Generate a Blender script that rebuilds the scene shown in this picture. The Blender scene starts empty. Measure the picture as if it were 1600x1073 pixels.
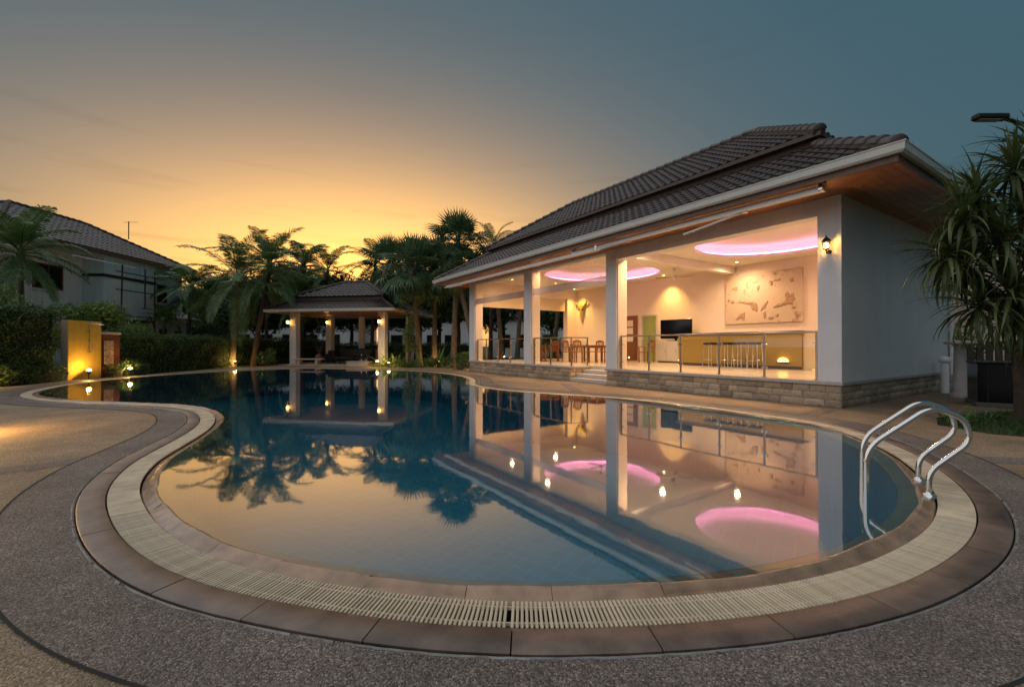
import bpy, bmesh, math, random
import numpy as np
from mathutils import Vector, Matrix
from mathutils.geometry import tessellate_polygon
random.seed(7); RNG = np.random.default_rng(7)
R = math.radians
SC = bpy.context.scene
COL = SC.collection

# ---------------------------------------------------------------- camera
CAM_H = 1.22
cam_d = bpy.data.cameras.new('camera'); cam = bpy.data.objects.new('camera', cam_d); COL.objects.link(cam)
cam.location = (0, 0, CAM_H); cam.rotation_euler = (R(90.28), 0, 0)
cam_d.sensor_width = 36.0; cam_d.lens = 15.75; cam_d.clip_start = 0.05; cam_d.clip_end = 3000
SC.camera = cam

# ---------------------------------------------------------------- sky, sun, exposure
SUN_AZ = R(-18)          # left of the view axis, behind the palms
SUN_EL = R(1.6)
SQUASH = 2.7             # the afterglow hugs the horizon
SKY_GAIN = 0.5
LOBE_A = (11.0, (1.0, 0.46, 0.035), 17.0)     # (tightness, colour, strength)
LOBE_B = (5.5, (1.0, 0.58, 0.26), 1.4)
LOBE_C = (1.3, (1.0, 0.78, 0.62), 0.05)
SKY_BASE = (0.30, 0.80, 1.08)
w = bpy.data.worlds.new('World'); SC.world = w; w.use_nodes = True
nt = w.node_tree; nt.nodes.clear()
def wn(t, **k):
    n = nt.nodes.new(t)
    for a, b in k.items(): setattr(n, a, b)
    return n
out = wn('ShaderNodeOutputWorld'); bg = wn('ShaderNodeBackground')
sky = wn('ShaderNodeTexSky', sky_type='NISHITA', sun_disc=False)
sky.sun_elevation = SUN_EL; sky.sun_rotation = SUN_AZ
sky.air_density = 1.6; sky.dust_density = 3.0; sky.ozone_density = 2.2; sky.altitude = 0
# afterglow: Nishita sky plus a wide warm dust lobe round the set sun and a few thin cloud streaks
geo = wn('ShaderNodeTexCoord'); L_ = nt.links.new
sdir = Vector((math.sin(SUN_AZ) * math.cos(R(17)), math.cos(SUN_AZ) * math.cos(R(17)), math.sin(R(17))))
sq = wn('ShaderNodeVectorMath', operation='MULTIPLY'); sq.inputs[1].default_value = (1, 1, SQUASH); L_(geo.outputs['Generated'], sq.inputs[0])
sqn = wn('ShaderNodeVectorMath', operation='NORMALIZE'); L_(sq.outputs[0], sqn.inputs[0])
dot = wn('ShaderNodeVectorMath', operation='DOT_PRODUCT'); dot.inputs[1].default_value = sdir; L_(sqn.outputs[0], dot.inputs[0])
def lobe(power, col, strength):
    mx = wn('ShaderNodeMath', operation='MAXIMUM'); mx.inputs[1].default_value = 0.0; L_(dot.outputs['Value'], mx.inputs[0])
    pw = wn('ShaderNodeMath', operation='POWER'); pw.inputs[1].default_value = power; L_(mx.outputs[0], pw.inputs[0])
    sc = wn('ShaderNodeVectorMath', operation='SCALE'); sc.inputs[0].default_value = tuple(c * strength for c in col); L_(pw.outputs[0], sc.inputs['Scale']); return sc
def addv(a, b):
    n = wn('ShaderNodeVectorMath', operation='ADD'); L_(a, n.inputs[0]); L_(b, n.inputs[1]); return n.outputs[0]
skys = wn('ShaderNodeVectorMath', operation='SCALE'); L_(sky.outputs[0], skys.inputs[0]); skys.inputs['Scale'].default_value = SKY_GAIN
tot = addv(skys.outputs[0], lobe(*LOBE_A).outputs[0]); tot = addv(tot, lobe(*LOBE_B).outputs[0]); tot = addv(tot, lobe(*LOBE_C).outputs[0])
base = wn('ShaderNodeVectorMath', operation='ADD'); L_(tot, base.inputs[0]); base.inputs[1].default_value = SKY_BASE
mp = wn('ShaderNodeMapping'); mp.inputs['Scale'].default_value = (2.2, 2.2, 26.0); L_(geo.outputs['Generated'], mp.inputs[0])
cl = wn('ShaderNodeTexNoise'); cl.inputs['Scale'].default_value = 1.5; cl.inputs['Detail'].default_value = 5.0; L_(mp.outputs[0], cl.inputs['Vector'])
cr_ = wn('ShaderNodeMapRange'); cr_.inputs[1].default_value = 0.54; cr_.inputs[2].default_value = 0.80; cr_.inputs[3].default_value = 1.0; cr_.inputs[4].default_value = 0.68; L_(cl.outputs[0], cr_.inputs[0])
sxyz = wn('ShaderNodeSeparateXYZ'); L_(geo.outputs['Generated'], sxyz.inputs[0])          # the streaks lie low over the horizon
wz = wn('ShaderNodeMapRange'); wz.inputs[1].default_value = 0.16; wz.inputs[2].default_value = 0.40; wz.inputs[3].default_value = 1.0; wz.inputs[4].default_value = 0.12; L_(sxyz.outputs[2], wz.inputs[0])
mxc = wn('ShaderNodeMix'); mxc.inputs[2].default_value = 1.0; L_(wz.outputs[0], mxc.inputs[0]); L_(cr_.outputs[0], mxc.inputs[3])
cm_ = wn('ShaderNodeVectorMath', operation='SCALE'); L_(base.outputs[0], cm_.inputs[0]); L_(mxc.outputs[0], cm_.inputs['Scale'])
L_(cm_.outputs[0], bg.inputs[0]); bg.inputs[1].default_value = 0.10
L_(bg.outputs[0], out.inputs[0])
# added fill lamp standing in for dusk skylight: wide, weak, high to the left
dusk_fill_l = bpy.data.lights.new('sun', 'SUN'); dusk_fill = bpy.data.objects.new('sun', dusk_fill_l); COL.objects.link(dusk_fill)
dusk_fill_l.energy = 1.4; dusk_fill_l.angle = R(116); dusk_fill_l.color = (1.0, 0.95, 0.94)
LA, LE = R(-102), R(53)
dusk_fill.rotation_euler = Vector((math.sin(LA) * math.cos(LE), math.cos(LA) * math.cos(LE), math.sin(LE))).to_track_quat('Z', 'Y').to_euler()
SC.view_settings.view_transform = 'Standard'; SC.view_settings.look = 'None'
SC.view_settings.exposure = 0.2; SC.view_settings.gamma = 1.0; SC.view_settings.use_curve_mapping = False
SC.cycles.use_denoising = True
SC.cycles.max_bounces = 7; SC.cycles.diffuse_bounces = 3; SC.cycles.glossy_bounces = 4
SC.cycles.transmission_bounces = 4; SC.cycles.transparent_max_bounces = 16
SC.cycles.sample_clamp_indirect = 4.0; SC.cycles.caustics_reflective = False; SC.cycles.caustics_refractive = False

# ---------------------------------------------------------------- helpers
def px_ground(x, y, z=0.0):
    """world point on the plane of height z seen at photograph pixel x, y (horizon row 540, focal length 700 px)"""
    Y = (CAM_H - z) * 700.0 / (y - 540.0)
    return Vector(((x - 800.0) * Y / 700.0, Y, z))

class MB:
    """collects polygons; build() links them as ONE mesh object"""
    def __init__(s): s.v = []; s.f = []; s.sm = []
    def add(s, vs, fs, smooth=False):
        b = len(s.v); s.v.extend(tuple(p) for p in vs)
        for f in fs: s.f.append(tuple(i + b for i in f)); s.sm.append(smooth)
        return s
    def box(s, x0, x1, y0, y1, z0, z1):
        vs = [(x, y, z) for z in (z0, z1) for y in (y0, y1) for x in (x0, x1)]
        return s.add(vs, [(0, 2, 3, 1), (4, 5, 7, 6), (0, 1, 5, 4), (1, 3, 7, 5), (3, 2, 6, 7), (2, 0, 4, 6)])
    def cbox(s, x0, x1, y0, y1, z0, z1, c=0.01):
        """box with chamfered edges"""
        vs = []; idx = {}
        for i, (X, sx) in enumerate(((x0, 1), (x1, -1))):
            for j, (Y, sy) in enumerate(((y0, 1), (y1, -1))):
                for k, (Z, sz) in enumerate(((z0, 1), (z1, -1))):
                    for a in range(3):
                        p = [X + sx * c, Y + sy * c, Z + sz * c]; p[a] = (X, Y, Z)[a]
                        idx[(i, j, k, a)] = len(vs); vs.append(p)
        fs = []
        q = [(0, 0), (1, 0), (1, 1), (0, 1)]
        fs.append([idx[(0, a, b, 0)] for a, b in reversed(q)]); fs.append([idx[(1, a, b, 0)] for a, b in q])
        fs.append([idx[(a, 0, b, 1)] for a, b in q]); fs.append([idx[(a, 1, b, 1)] for a, b in reversed(q)])
        fs.append([idx[(a, b, 0, 2)] for a, b in reversed(q)]); fs.append([idx[(a, b, 1, 2)] for a, b in q])
        for a in (0, 1):
            for b in (0, 1):
                fs.append([idx[(0, a, b, 1)], idx[(1, a, b, 1)], idx[(1, a, b, 2)], idx[(0, a, b, 2)]])
                fs.append([idx[(a, 0, b, 0)], idx[(a, 1, b, 0)], idx[(a, 1, b, 2)], idx[(a, 0, b, 2)]])
                fs.append([idx[(a, b, 0, 0)], idx[(a, b, 1, 0)], idx[(a, b, 1, 1)], idx[(a, b, 0, 1)]])
                for k in (0, 1): fs.append([idx[(a, b, k, 0)], idx[(a, b, k, 1)], idx[(a, b, k, 2)]]) if False else None
        fs = [f for f in fs if f]
        for i in (0, 1):
            for j in (0, 1):
                for k in (0, 1): fs.append([idx[(i, j, k, 0)], idx[(i, j, k, 1)], idx[(i, j, k, 2)]])
        return s.add(vs, fs)
    def tube(s, pts, rad, n=10, cap=True, smooth=True):
        pts = [Vector(p) for p in pts]; m = len(pts)
        rs = rad if isinstance(rad, (list, tuple)) else [rad] * m
        vs = []; fs = []; ref = None
        for i, p in enumerate(pts):
            t = (pts[min(i + 1, m - 1)] - pts[max(i - 1, 0)]).normalized()
            if ref is None:
                ref = Vector((0, 0, 1)) if abs(t.z) < 0.9 else Vector((1, 0, 0))
            a = (ref - t * ref.dot(t)).normalized(); b = t.cross(a); ref = a
            for k in range(n):
                an = 2 * math.pi * k / n
                vs.append(p + (a * math.cos(an) + b * math.sin(an)) * rs[i])
        for i in range(m - 1):
            for k in range(n):
                k2 = (k + 1) % n
                fs.append((i * n + k, i * n + k2, (i + 1) * n + k2, (i + 1) * n + k))
        s.add(vs, fs, smooth)
        if cap:
            s.add(vs[:n], [tuple(reversed(range(n)))]); s.add(vs[-n:], [tuple(range(n))])
        return s
    def lathe(s, prof, n=20, c=(0, 0, 0), smooth=True, closed=False):
        vs = []; fs = []; m = len(prof)
        for (r, z) in prof:
            for k in range(n):
                an = 2 * math.pi * k / n
                vs.append((c[0] + r * math.cos(an), c[1] + r * math.sin(an), c[2] + z))
        for i in range(m - 1):
            for k in range(n):
                k2 = (k + 1) % n
                fs.append((i * n + k, i * n + k2, (i + 1) * n + k2, (i + 1) * n + k))
        if closed:
            fs.append(tuple(reversed(range(n)))); fs.append(tuple((m - 1) * n + k for k in range(n)))
        return s.add(vs, fs, smooth)
    def prism(s, poly, z0, z1, smooth=False):
        n = len(poly)
        vs = [(p[0], p[1], z0) for p in poly] + [(p[0], p[1], z1) for p in poly]
        fs = [tuple(reversed(range(n))), tuple(range(n, 2 * n))]
        fs += [(i, (i + 1) % n, n + (i + 1) % n, n + i) for i in range(n)]
        return s.add(vs, fs, smooth)
    def sphere(s, c, r, n=12, m=8, sz=1.0):
        prof = [(max(1e-4, r * math.sin(math.pi * i / m)), -r * sz * math.cos(math.pi * i / m)) for i in range(m + 1)]
        return s.lathe(prof, n, c)
    def xf(s, M):
        s.v = [tuple(M @ Vector(p)) for p in s.v]; return s
    def mesh(s, name, mat):
        me = bpy.data.meshes.new(name); me.from_pydata(s.v, [], s.f); me.materials.append(mat)
        me.polygons.foreach_set('use_smooth', s.sm); me.update(); return me
    def build(s, name, mat, parent=None, loc=None, rot=None):
        return link(name, s.mesh(name, mat), parent, loc, rot)

def link(name, me, parent=None, loc=None, rot=None, scale=None):
    o = bpy.data.objects.new(name, me); COL.objects.link(o)
    if parent is not None: o.parent = parent
    if loc is not None: o.location = loc
    if rot is not None: o.rotation_euler = rot
    if scale is not None: o.scale = scale
    return o
def thing(name, label, cat, loc=(0, 0, 0), rz=0.0, group=None):
    o = bpy.data.objects.new(name, None); COL.objects.link(o); o.empty_display_size = 0.2
    o.location = loc; o.rotation_euler = (0, 0, rz)
    return tag(o, label, cat, group)
def tag(o, label, cat, group=None):
    o['label'] = label; o['category'] = cat
    if group: o['group'] = group
    return o
def struct(o): o['kind'] = 'structure'; return o
def stuff(o): o['kind'] = 'stuff'; return o
def tri_mesh(name, V, mat, smooth=False, nside=None, F=None):
    """fast mesh from numpy: V (n*k,3) with faces of k consecutive verts, or explicit F (m,k)"""
    me = bpy.data.meshes.new(name)
    V = np.asarray(V, dtype=np.float32).reshape(-1, 3)
    if F is None: F = np.arange(len(V), dtype=np.int32).reshape(-1, nside)
    F = np.asarray(F, dtype=np.int32); k = F.shape[1]
    me.vertices.add(len(V)); me.vertices.foreach_set('co', V.ravel())
    me.loops.add(F.size); me.loops.foreach_set('vertex_index', F.ravel())
    me.polygons.add(len(F)); me.polygons.foreach_set('loop_start', np.arange(0, F.size, k, dtype=np.int32))
    me.polygons.foreach_set('loop_total', np.full(len(F), k, dtype=np.int32))
    me.polygons.foreach_set('use_smooth', np.full(len(F), smooth))
    me.materials.append(mat); me.update(calc_edges=True); me.validate(); return me
def point_light(parent, loc, watts, color, rad=0.04, spot=None, direction=None, blend=0.6, name='lamp_light'):
    l = bpy.data.lights.new(name, 'SPOT' if spot else 'POINT'); l.energy = watts; l.color = color; l.shadow_soft_size = rad
    if spot: l.spot_size = spot; l.spot_blend = blend
    o = bpy.data.objects.new(name, l); COL.objects.link(o); o.parent = parent; o.location = loc
    if direction is not None: o.rotation_euler = Vector(direction).to_track_quat('-Z', 'Y').to_euler()
    return o

# ---------------------------------------------------------------- materials
def mat(name):
    m = bpy.data.materials.new(name); m.use_nodes = True
    return m, m.node_tree, m.node_tree.nodes['Principled BSDF']
def nd(t, ty, **k):
    n = t.nodes.new(ty)
    for a, b in k.items():
        if a.startswith('i_'):
            key = a[2:]; n.inputs[int(key) if key.isdigit() else key.replace('_', ' ')].default_value = b
        else: setattr(n, a, b)
    return n
def ramp(t, src, stops):
    r = t.nodes.new('ShaderNodeValToRGB'); el = r.color_ramp.elements
    while len(el) > 1: el.remove(el[-1])
    el[0].position = stops[0][0]; el[0].color = (*stops[0][1], 1)
    for p, c in stops[1:]:
        e = el.new(p); e.color = (*c, 1)
    t.links.new(src, r.inputs[0]); return r
def bump(t, b, src, strength=0.3, dist=0.01):
    n = nd(t, 'ShaderNodeBump'); n.inputs['Strength'].default_value = strength; n.inputs['Distance'].default_value = dist
    t.links.new(src, n.inputs['Height']); t.links.new(n.outputs[0], b.inputs['Normal']); return n
def simple(name, col, rough=0.6, metal=0.0, var=0.12, scale=4.0, bmp=0.0, bscale=60.0, rnd=0.0, coat=0.0, spec=0.5, isl=0.0, streak=0.0):
    """base colour with large soft noise variation, optional per-object randomness and fine bump"""
    m, t, b = mat(name)
    tc = nd(t, 'ShaderNodeTexCoord'); nz = nd(t, 'ShaderNodeTexNoise', i_Scale=scale, i_Detail=6.0, i_Roughness=0.6)
    t.links.new(tc.outputs['Object'], nz.inputs['Vector'])
    lo = tuple(max(0, c * (1 - var)) for c in col); hi = tuple(min(1, c * (1 + var)) for c in col)
    r = ramp(t, nz.outputs[0], [(0.3, lo), (0.7, hi)]); src = r.outputs[0]
    if rnd > 0:
        oi = nd(t, 'ShaderNodeObjectInfo'); h = nd(t, 'ShaderNodeHueSaturation')
        mr = nd(t, 'ShaderNodeMapRange'); mr.inputs[3].default_value = 1 - rnd; mr.inputs[4].default_value = 1 + rnd
        t.links.new(oi.outputs['Random'], mr.inputs[0]); t.links.new(mr.outputs[0], h.inputs['Value']); t.links.new(src, h.inputs['Color']); src = h.outputs[0]
    if isl > 0:
        ge = nd(t, 'ShaderNodeNewGeometry'); h2 = nd(t, 'ShaderNodeHueSaturation'); m2 = nd(t, 'ShaderNodeMapRange'); m2.inputs[3].default_value = 1 - isl; m2.inputs[4].default_value = 1 + isl
        t.links.new(ge.outputs['Random Per Island'], m2.inputs[0]); t.links.new(m2.outputs[0], h2.inputs['Value']); t.links.new(src, h2.inputs['Color']); src = h2.outputs[0]
    if streak > 0:      # rain streaks: noise stretched down the wall, and broad blotches
        mpg = nd(t, 'ShaderNodeMapping'); mpg.inputs['Scale'].default_value = (5.0, 5.0, 0.35); t.links.new(tc.outputs['Object'], mpg.inputs[0])
        n3 = nd(t, 'ShaderNodeTexNoise', i_Scale=1.6, i_Detail=7.0, i_Roughness=0.65); t.links.new(mpg.outputs[0], n3.inputs['Vector'])
        m3 = nd(t, 'ShaderNodeMapRange'); m3.inputs[1].default_value = 0.42; m3.inputs[2].default_value = 0.75; m3.inputs[3].default_value = 1.0; m3.inputs[4].default_value = 1 - streak; t.links.new(n3.outputs[0], m3.inputs[0])
        h3 = nd(t, 'ShaderNodeHueSaturation'); t.links.new(m3.outputs[0], h3.inputs['Value']); t.links.new(src, h3.inputs['Color']); src = h3.outputs[0]
    t.links.new(src, b.inputs['Base Color'])
    b.inputs['Roughness'].default_value = rough; b.inputs['Metallic'].default_value = metal
    b.inputs['Coat Weight'].default_value = coat; b.inputs['Specular IOR Level'].default_value = spec
    if bmp > 0:
        n2 = nd(t, 'ShaderNodeTexNoise', i_Scale=bscale, i_Detail=4.0); t.links.new(tc.outputs['Object'], n2.inputs['Vector'])
        bump(t, b, n2.outputs[0], bmp, 0.01)
    return m
def emit(name, col, strength):
    m, t, b = mat(name); b.inputs['Base Color'].default_value = (*col, 1)
    b.inputs['Emission Color'].default_value = (*col, 1); b.inputs['Emission Strength'].default_value = strength
    return m
def schlick(t, f0, f1, power=5.0):
    """two-sided reflectance rising from f0 head-on to f1 at grazing"""
    lw = nd(t, 'ShaderNodeLayerWeight'); lw.inputs[0].default_value = 0.5
    pw = nd(t, 'ShaderNodeMath', operation='POWER'); pw.inputs[1].default_value = power; t.links.new(lw.outputs['Facing'], pw.inputs[0])
    ma = nd(t, 'ShaderNodeMath', operation='MULTIPLY_ADD'); ma.inputs[1].default_value = f1 - f0; ma.inputs[2].default_value = f0; t.links.new(pw.outputs[0], ma.inputs[0]); return ma
def glassy(name, tint=(1, 1, 1), refl=0.08, haze=0.0, hazecol=(0.8, 0.8, 0.8), rough=0.0):
    m, t, b = mat(name); t.nodes.remove(b); o = t.nodes['Material Output']
    tr = nd(t, 'ShaderNodeBsdfTransparent'); tr.inputs[0].default_value = (*tint, 1)
    gl = nd(t, 'ShaderNodeBsdfGlossy'); gl.inputs['Roughness'].default_value = rough
    fr = schlick(t, 0.045, 0.9)
    mx = nd(t, 'ShaderNodeMixShader'); src = tr.outputs[0]
    if haze > 0:
        df = nd(t, 'ShaderNodeBsdfDiffuse'); df.inputs[0].default_value = (*hazecol, 1)
        tl = nd(t, 'ShaderNodeBsdfTranslucent'); tl.inputs[0].default_value = (*hazecol, 1)
        ad = nd(t, 'ShaderNodeMixShader'); ad.inputs[0].default_value = 0.5; t.links.new(df.outputs[0], ad.inputs[1]); t.links.new(tl.outputs[0], ad.inputs[2])
        m2 = nd(t, 'ShaderNodeMixShader'); m2.inputs[0].default_value = haze; t.links.new(tr.outputs[0], m2.inputs[1]); t.links.new(ad.outputs[0], m2.inputs[2]); src = m2.outputs[0]
    t.links.new(fr.outputs[0], mx.inputs[0]); t.links.new(src, mx.inputs[1]); t.links.new(gl.outputs[0], mx.inputs[2])
    t.links.new(mx.outputs[0], o.inputs[0]); return m
def aggregate(name, stops, scale=130.0, rough=0.8, patch=(0.66, 1.22)):
    """washed pebble finish: cells of slightly different colour with relief, broken by large stains"""
    m, t, b = mat(name); tc = nd(t, 'ShaderNodeTexCoord')
    vo = nd(t, 'ShaderNodeTexVoronoi', i_Scale=scale); t.links.new(tc.outputs['Object'], vo.inputs['Vector'])
    sep = nd(t, 'ShaderNodeSeparateColor'); t.links.new(vo.outputs['Color'], sep.inputs[0])
    r = ramp(t, sep.outputs[0], stops)
    nz = nd(t, 'ShaderNodeTexNoise', i_Scale=1.3, i_Detail=8.0, i_Roughness=0.65); t.links.new(tc.outputs['Object'], nz.inputs['Vector'])
    mr = nd(t, 'ShaderNodeMapRange'); mr.inputs[1].default_value = 0.3; mr.inputs[2].default_value = 0.7
    mr.inputs[3].default_value = patch[0]; mr.inputs[4].default_value = patch[1]; t.links.new(nz.outputs[0], mr.inputs[0])
    h = nd(t, 'ShaderNodeHueSaturation'); t.links.new(r.outputs[0], h.inputs['Color']); t.links.new(mr.outputs[0], h.inputs['Value'])
    t.links.new(h.outputs[0], b.inputs['Base Color']); b.inputs['Roughness'].default_value = rough
    b.inputs['Specular IOR Level'].default_value = 0.35
    bump(t, b, vo.outputs['Distance'], 0.9, 0.004).invert = True
    return m
def leafmat(name, c0, c1, rough=0.5, rnd=0.25, trans=0.25):
    m, t, b = mat(name)
    tc = nd(t, 'ShaderNodeTexCoord'); nz = nd(t, 'ShaderNodeTexNoise', i_Scale=1.7, i_Detail=5.0); t.links.new(tc.outputs['Object'], nz.inputs['Vector'])
    ge = nd(t, 'ShaderNodeNewGeometry'); mx = nd(t, 'ShaderNodeMath', operation='ADD'); sb = nd(t, 'ShaderNodeMath', operation='MULTIPLY_ADD')
    sb.inputs[1].default_value = rnd * 2; sb.inputs[2].default_value = -rnd
    t.links.new(ge.outputs['Random Per Island'], sb.inputs[0]); t.links.new(nz.outputs[0], mx.inputs[0]); t.links.new(sb.outputs[0], mx.inputs[1])
    r = ramp(t, mx.outputs[0], [(0.25, c0), (0.75, c1)])
    t.links.new(r.outputs[0], b.inputs['Base Color']); b.inputs['Roughness'].default_value = rough
    tl = nd(t, 'ShaderNodeBsdfTranslucent'); t.links.new(r.outputs[0], tl.inputs[0])
    ms = nd(t, 'ShaderNodeMixShader'); ms.inputs[0].default_value = trans
    t.links.new(b.outputs[0], ms.inputs[1]); t.links.new(tl.outputs[0], ms.inputs[2]); t.links.new(ms.outputs[0], t.nodes['Material Output'].inputs[0])
    return m

M = {}
M['wall_ext'] = simple('painted_render', (0.72, 0.70, 0.71), 0.7, var=0.05, scale=1.5, bmp=0.14, bscale=70, streak=0.08)
M['wall_int'] = simple('interior_paint', (0.82, 0.69, 0.57), 0.75, var=0.02, scale=2)
M['ceil'] = simple('ceiling_paint', (0.80, 0.76, 0.70), 0.8, var=0.02, scale=2)
M['floor_int'] = simple('cream_floor_tile', (0.62, 0.54, 0.42), 0.22, var=0.05, scale=3)
M['capstone'] = simple('cap_moulding', (0.42, 0.38, 0.35), 0.6, var=0.1, scale=6, bmp=0.1)
M['step'] = simple('pale_step_stone', (0.5, 0.45, 0.4), 0.5, var=0.08, scale=8)
M['brick'] = simple('sandstone_block', (0.40, 0.305, 0.215), 0.85, var=0.3, scale=9, bmp=0.5, bscale=35, rnd=0.32)
M['mortar'] = simple('mortar', (0.12, 0.10, 0.085), 0.95, var=0.2, scale=20)
M['rooftile'] = simple('brown_roof_tile', (0.054, 0.034, 0.028), 0.5, var=0.3, scale=5, bmp=0.15, bscale=120, rnd=0.25, isl=0.25)
M['roofbase'] = simple('roof_underlay', (0.05, 0.035, 0.03), 0.8)
M['gutter'] = simple('white_gutter', (0.58, 0.54, 0.49), 0.35, var=0.06, scale=3)
M['soffit'] = simple('soffit_timber', (0.32, 0.13, 0.05), 0.42, var=0.3, scale=5, rnd=0.12)
M['fascia'] = simple('fascia_timber', (0.16, 0.075, 0.045), 0.5, var=0.2, scale=5)
M['steel'] = simple('polished_steel', (0.72, 0.69, 0.67), 0.13, metal=1.0, var=0.03)
M['steel_dk'] = simple('railing_steel', (0.33, 0.29, 0.25), 0.3, metal=1.0, var=0.05)
M['iron'] = simple('dark_iron', (0.03, 0.025, 0.02), 0.5, metal=0.6)
M['white_metal'] = simple('white_powder_coat', (0.8, 0.79, 0.79), 0.4, var=0.04)
M['glass'] = glassy('clear_glass', (0.97, 0.98, 0.97))
M['plastic'] = glassy('clear_plastic_sheet', (0.93, 0.9, 0.86), haze=0.22, hazecol=(0.7, 0.62, 0.55), rough=0.06)
M['plastic_band'] = glassy('plastic_hem', (0.7, 0.7, 0.74), haze=0.55, hazecol=(0.55, 0.52, 0.55), rough=0.1)
M['blind'] = simple('cream_blind_fabric', (0.62, 0.5, 0.33), 0.8, var=0.05)
M['chairwood'] = simple('oiled_teak', (0.26, 0.095, 0.03), 0.4, var=0.3, scale=12)
M['barfront'] = simple('mustard_bar_front', (0.30, 0.20, 0.045), 0.35, var=0.12, scale=30)
M['bartop'] = simple('dark_bar_top', (0.06, 0.04, 0.03), 0.25)
M['black'] = simple('black_plastic', (0.008, 0.008, 0.009), 0.18)
M['sofa'] = simple('black_leather', (0.012, 0.011, 0.011), 0.45, bmp=0.2, bscale=25)
M['cabinet'] = simple('white_cabinet', (0.6, 0.55, 0.5), 0.5, var=0.04)
M['door_brown'] = simple('brown_door', (0.2, 0.07, 0.03), 0.45)
M['door_green'] = simple('green_door', (0.28, 0.34, 0.10), 0.5)
M['gold'] = simple('gilt_skull', (0.50, 0.36, 0.10), 0.45, metal=0.3, var=0.2, scale=14, bmp=0.3, bscale=30)
M['yellow'] = simple('yellow_render', (0.68, 0.44, 0.06), 0.75, var=0.08, scale=3, streak=0.15)
M['redbrown'] = simple('oxblood_render', (0.13, 0.04, 0.02), 0.7, var=0.15)
M['stone_pale'] = simple('pale_stone', (0.5, 0.42, 0.36), 0.8, var=0.25, scale=25, bmp=0.4)
M['housewhite'] = simple('house_white_paint', (0.9, 0.9, 0.92), 0.8, var=0.06, scale=0.7, streak=0.15)
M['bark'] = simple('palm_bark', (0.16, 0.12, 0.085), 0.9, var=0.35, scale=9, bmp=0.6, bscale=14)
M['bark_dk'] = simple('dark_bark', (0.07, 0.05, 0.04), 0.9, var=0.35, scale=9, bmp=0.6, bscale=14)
M['frond'] = leafmat('feather_palm_leaf', (0.048, 0.106, 0.034), (0.154, 0.237, 0.066), 0.42)
M['fan'] = leafmat('fan_palm_leaf', (0.043, 0.095, 0.043), (0.143, 0.225, 0.095), 0.42)
M['dead'] = leafmat('dry_palm_leaf', (0.10, 0.065, 0.03), (0.17, 0.12, 0.05), 0.7)
M['strap'] = leafmat('strap_leaf', (0.027, 0.053, 0.015), (0.125, 0.163, 0.050), 0.42, rnd=0.35)
M['hedge'] = leafmat('hedge_leaf', (0.029, 0.071, 0.019), (0.106, 0.190, 0.048), 0.55, rnd=0.35)
M['bush'] = leafmat('feathery_bush_leaf', (0.071, 0.130, 0.029), (0.261, 0.356, 0.071), 0.55, rnd=0.35)
M['shrub'] = leafmat('shrub_leaf', (0.048, 0.106, 0.029), (0.166, 0.261, 0.071), 0.45, rnd=0.35)
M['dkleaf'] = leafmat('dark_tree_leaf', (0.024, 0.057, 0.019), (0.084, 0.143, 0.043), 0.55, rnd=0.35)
M['hedge_core'] = simple('hedge_core', (0.012, 0.016, 0.008), 0.95)
M['soil'] = simple('soil_and_lawn', (0.045, 0.06, 0.02), 0.95, var=0.5, scale=3, bmp=0.6, bscale=40)
M['grass'] = leafmat('grass_blade', (0.03, 0.06, 0.012), (0.07, 0.12, 0.03), 0.55)
M['grate'] = simple('cream_plastic_grating', (0.66, 0.53, 0.37), 0.45, var=0.28, scale=3.5, rnd=0.13, isl=0.1)
M['channel'] = simple('drain_channel', (0.015, 0.013, 0.012), 0.9)
M['grout'] = simple('grey_mortar_bead', (0.26, 0.24, 0.23), 0.9, var=0.4, scale=9, bmp=0.5)
M['agg_dark'] = aggregate('dark_washed_pebble', [(0.0, (0.07, 0.054, 0.045)), (0.5, (0.17, 0.132, 0.112)), (0.85, (0.245, 0.192, 0.162)), (1.0, (0.40, 0.33, 0.28))], 150.0)
M['agg_tan'] = aggregate('tan_washed_pebble', [(0.0, (0.15, 0.098, 0.06)), (0.5, (0.27, 0.185, 0.115)), (0.85, (0.36, 0.265, 0.17)), (1.0, (0.5, 0.39, 0.27))], 150.0)
M['lamp_warm'] = emit('lit_bulb', (1.0, 0.52, 0.13), 22.0)
M['lamp_glass'] = glassy('lantern_glass', (1.0, 0.9, 0.7))
M['cove'] = emit('pink_led_strip', (1.0, 0.36, 0.60), 11.0)
M['cove_line'] = emit('pink_led_line', (1.0, 0.42, 0.70), 3.2)
M['fascia_dk'] = simple('upper_fascia_timber', (0.075, 0.045, 0.033), 0.6, var=0.2, scale=5)
M['downlight'] = emit('downlight_lens', (1.0, 0.72, 0.38), 25.0)

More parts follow.
